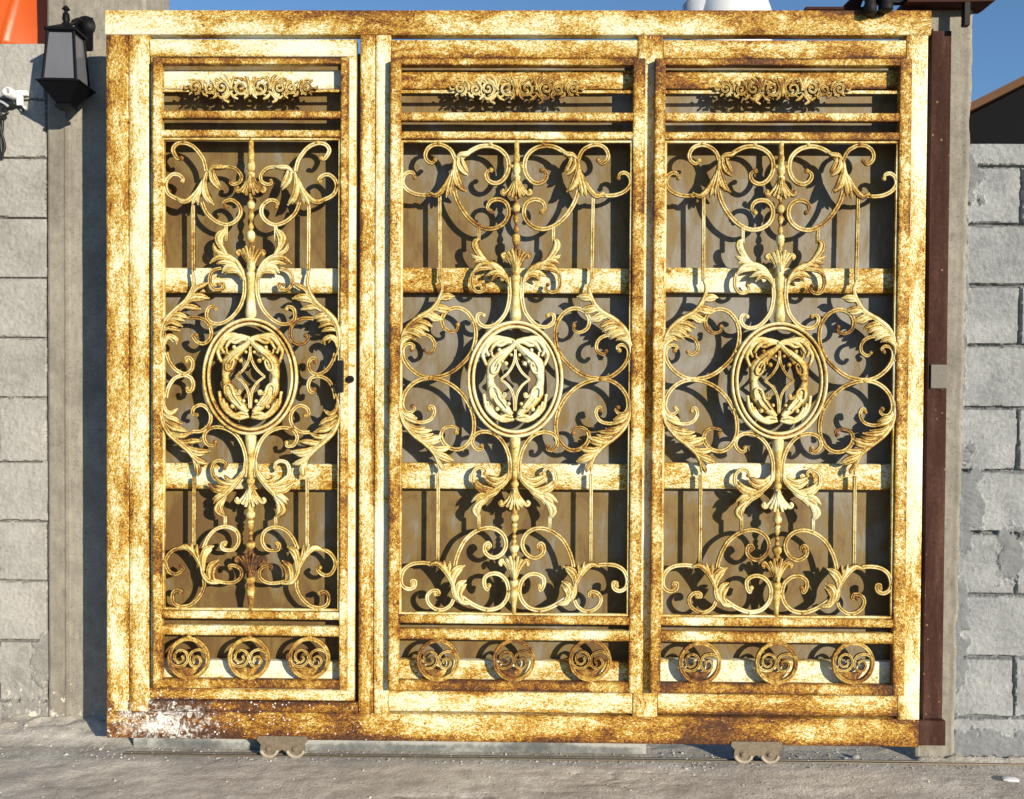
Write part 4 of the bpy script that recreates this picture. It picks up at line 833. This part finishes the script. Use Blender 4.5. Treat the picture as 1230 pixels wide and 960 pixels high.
# ------------------------------------------------------------------ guide hardware on top right
yg = .03; br = empty('gate_guide', tuple(W(1100, 6, yg)), 'black and rusty steel guide arm with rollers on top of the right pillar', 'gate guide')
zg = lambda py, px=1090: WZ(py, yg, px); xg = lambda px: WX(px, yg, 8)
mb = MB()
mb.bar(xg(968), xg(1040), yg, yg+.03, zg(11.5), zg(8), 'x', 0, .001, 0)
vs = [(xg(1012), zg(8)), (xg(1030), zg(-10)), (xg(1040), zg(-10)), (xg(1034), zg(8))]; n_ = 4
v3 = [(a, yg, b) for a, b in vs]+[(a, yg+.02, b) for a, b in vs]; mb.add(v3, [(0, 1, 2, 3), (7, 6, 5, 4)]+[(i, (i+1) % 4, (i+1) % 4+4, i+4) for i in range(4)])
pts = [(1085, 3), (1180, 3), (1189, 6), (1184, 9), (1150, 10), (1082, 10)]
v3 = [(xg(a), -.03, zg(b)) for a, b in pts]+[(xg(a), .09, zg(b)) for a, b in pts]; n_ = len(pts); mb.add(v3, [tuple(range(n_)), tuple(range(n_, 2*n_))[::-1]]+[(i, (i+1) % n_, (i+1) % n_+n_, i+n_) for i in range(n_)])
mb.build('guide_arm', M_BROWN, br)
mb = MB(); mb.bar(xg(1150), xg(1157), -.028, .0, zg(37), zg(9), 'z', 0, .002, 0); mb.build('guide_leg', M_DARKSTEEL, br)
mb = MB(); mb.bar(xg(1040), xg(1084), .0, .03, zg(7), zg(4), 'x', 0, .002, 0); mb.build('roller_pin', M_DARKSTEEL, br)
mb = MB(); mb.bar(xg(1034), xg(1100), -.01, .04, zg(0), zg(-8), 'x', 0, .002, 0); mb.build('roller_yoke', M_DARKSTEEL, br)
for (a, b, t, bo) in ((1048, 1065, -8, 22), (1031, 1046, -8, 25)):
    mb = MB(); r_ = (xg(b)-xg(a))/2; yc_ = -.004-r_
    mb.lathe((xg(a)+xg(b))/2, yc_, [(zg(bo), r_*.7), (zg(bo-2), r_), (zg(14), r_), (zg(12), r_*.85), (zg(5), r_*.85), (zg(3), r_), (zg(t), r_)], 18); mb.build('guide_roller', M_DARKSTEEL, br, 'auto')
inv(br)
# ------------------------------------------------------------------ far things behind
yt = 2.6; tk = empty('water_tank', (WX(880, yt, 12), yt, GZ), 'white domed plastic tank on a stand showing above the gate top', 'tank')
xt = WX(880, yt, 12); PT = PX*(3.4685+yt)/3.4685
ztk = lambda py: WZ(py, yt, 880)
mb = MB(); mb.lathe(xt, yt, [(ztk(230), 40*PT), (ztk(225), 46*PT), (ztk(20), 46*PT), (ztk(8), 42*PT), (ztk(-2), 36*PT), (ztk(-12), 24*PT), (ztk(-18), 8*PT)], 28); mb.build('tank_body', M_WHITE, tk, True)
mb = MB(); mb.lathe(xt-45*PT, yt-.05, [(ztk(60), 16*PT), (ztk(10), 16*PT), (ztk(4), 10*PT), (ztk(-8), 8*PT)], 16); mb.build('tank_fitting', M_GREYP, tk, True)
for sx in (-1, 1):
    for sy in (-1, 1):
        mb = MB(); mb.bar(xt+sx*.17-.02, xt+sx*.17+.02, yt+sy*.15-.02, yt+sy*.15+.02, GZ, ztk(229), 'z'); mb.build('leg', M_DARKSTEEL, tk)
inv(tk)
# shed at the right
ys = 3.0; sh = empty('shed', (WX(1230, ys, 150), ys, GZ), 'shed with walls painted near-black as shade and a sloping brown roof edge beyond the right wall', 'shed')
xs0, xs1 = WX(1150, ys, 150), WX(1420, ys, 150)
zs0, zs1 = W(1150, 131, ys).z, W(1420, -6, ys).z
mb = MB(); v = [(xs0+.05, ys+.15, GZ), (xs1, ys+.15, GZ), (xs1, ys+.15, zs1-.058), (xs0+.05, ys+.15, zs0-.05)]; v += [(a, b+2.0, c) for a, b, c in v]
mb.add(v, [(0, 1, 2, 3), (7, 6, 5, 4)]+[(i, (i+1) % 4, (i+1) % 4+4, i+4) for i in range(4)]); mb.build('wall', M_SHED_SHADE, sh)
mb = MB(); v = [(xs0, ys, zs0-.055), (xs1, ys, zs1-.055), (xs1, ys, zs1), (xs0, ys, zs0)]; v += [(a, b+2.3, c) for a, b, c in v]
mb.add(v, [(0, 1, 2, 3), (7, 6, 5, 4)]+[(i, (i+1) % 4, (i+1) % 4+4, i+4) for i in range(4)]); mb.build('roof', M_ROOFB, sh); inv(sh)
# small white chip and pebbles on the ground
def pebble(px, py, s, m, label, flat=.5, name='pebble', grp=None):
    d = CF+CR*(px-615)/FPX-CU*(py-480)/FPX; t = (GZ-CP[2])/d[2]; p = CP+d*t
    mb = MB(); mb.ball((p[0], p[1], gh(p[0], p[1])+s*flat*.5), s, s*.7, s*flat, a=9, b=6)
    mb.v = [(x+s*.3*noise.noise(Vector((x*40, y*40, z*40+px))), y+s*.3*noise.noise(Vector((x*40+9, y*40, z*40))), z) for x, y, z in mb.v]
    return tag(mb.build(name, m), label, 'pebble' if name == 'pebble' else 'tile chip', grp)
pebble(1213, 938, .030, M_WHITE, 'flat white chip lying on the ground at the lower right', .22, 'tile_chip')
pebble(1028, 911, .016, M_BLOCK, 'small grey pebble beside the track, right of the right-hand roller', .6)
pebble(1016, 912, .009, M_BLOCK, 'tiny grey pebble just left of the larger pebble beside the track', .6)

# loose grit on the cement
mb = MB(); rg = random.Random(5)
for i in range(900):
    x = rg.uniform(-2.0, 2.1); y = rg.choice((rg.uniform(-.5, .26), rg.gauss(.05, .03), rg.gauss(-.02, .02)))
    if x < -1.55 and rg.random() < .5: y = rg.gauss(.20, .04)
    if x > 1.45: y = min(y, .045)
    sz = rg.uniform(.0015, .0045)*(1.8 if rg.random() < .05 else 1)
    mb.ball((x, y, gh(x, y)+sz*.3), sz*rg.uniform(.7, 1.3), sz*rg.uniform(.7, 1.2), sz*rg.uniform(.4, .8), a=6, b=4, r=rg.uniform(-.2, .15))
tag(mb.build('grit', M_GROUND), 'loose grit and crumbs scattered over the cement along the track', 'grit', kind='stuff')
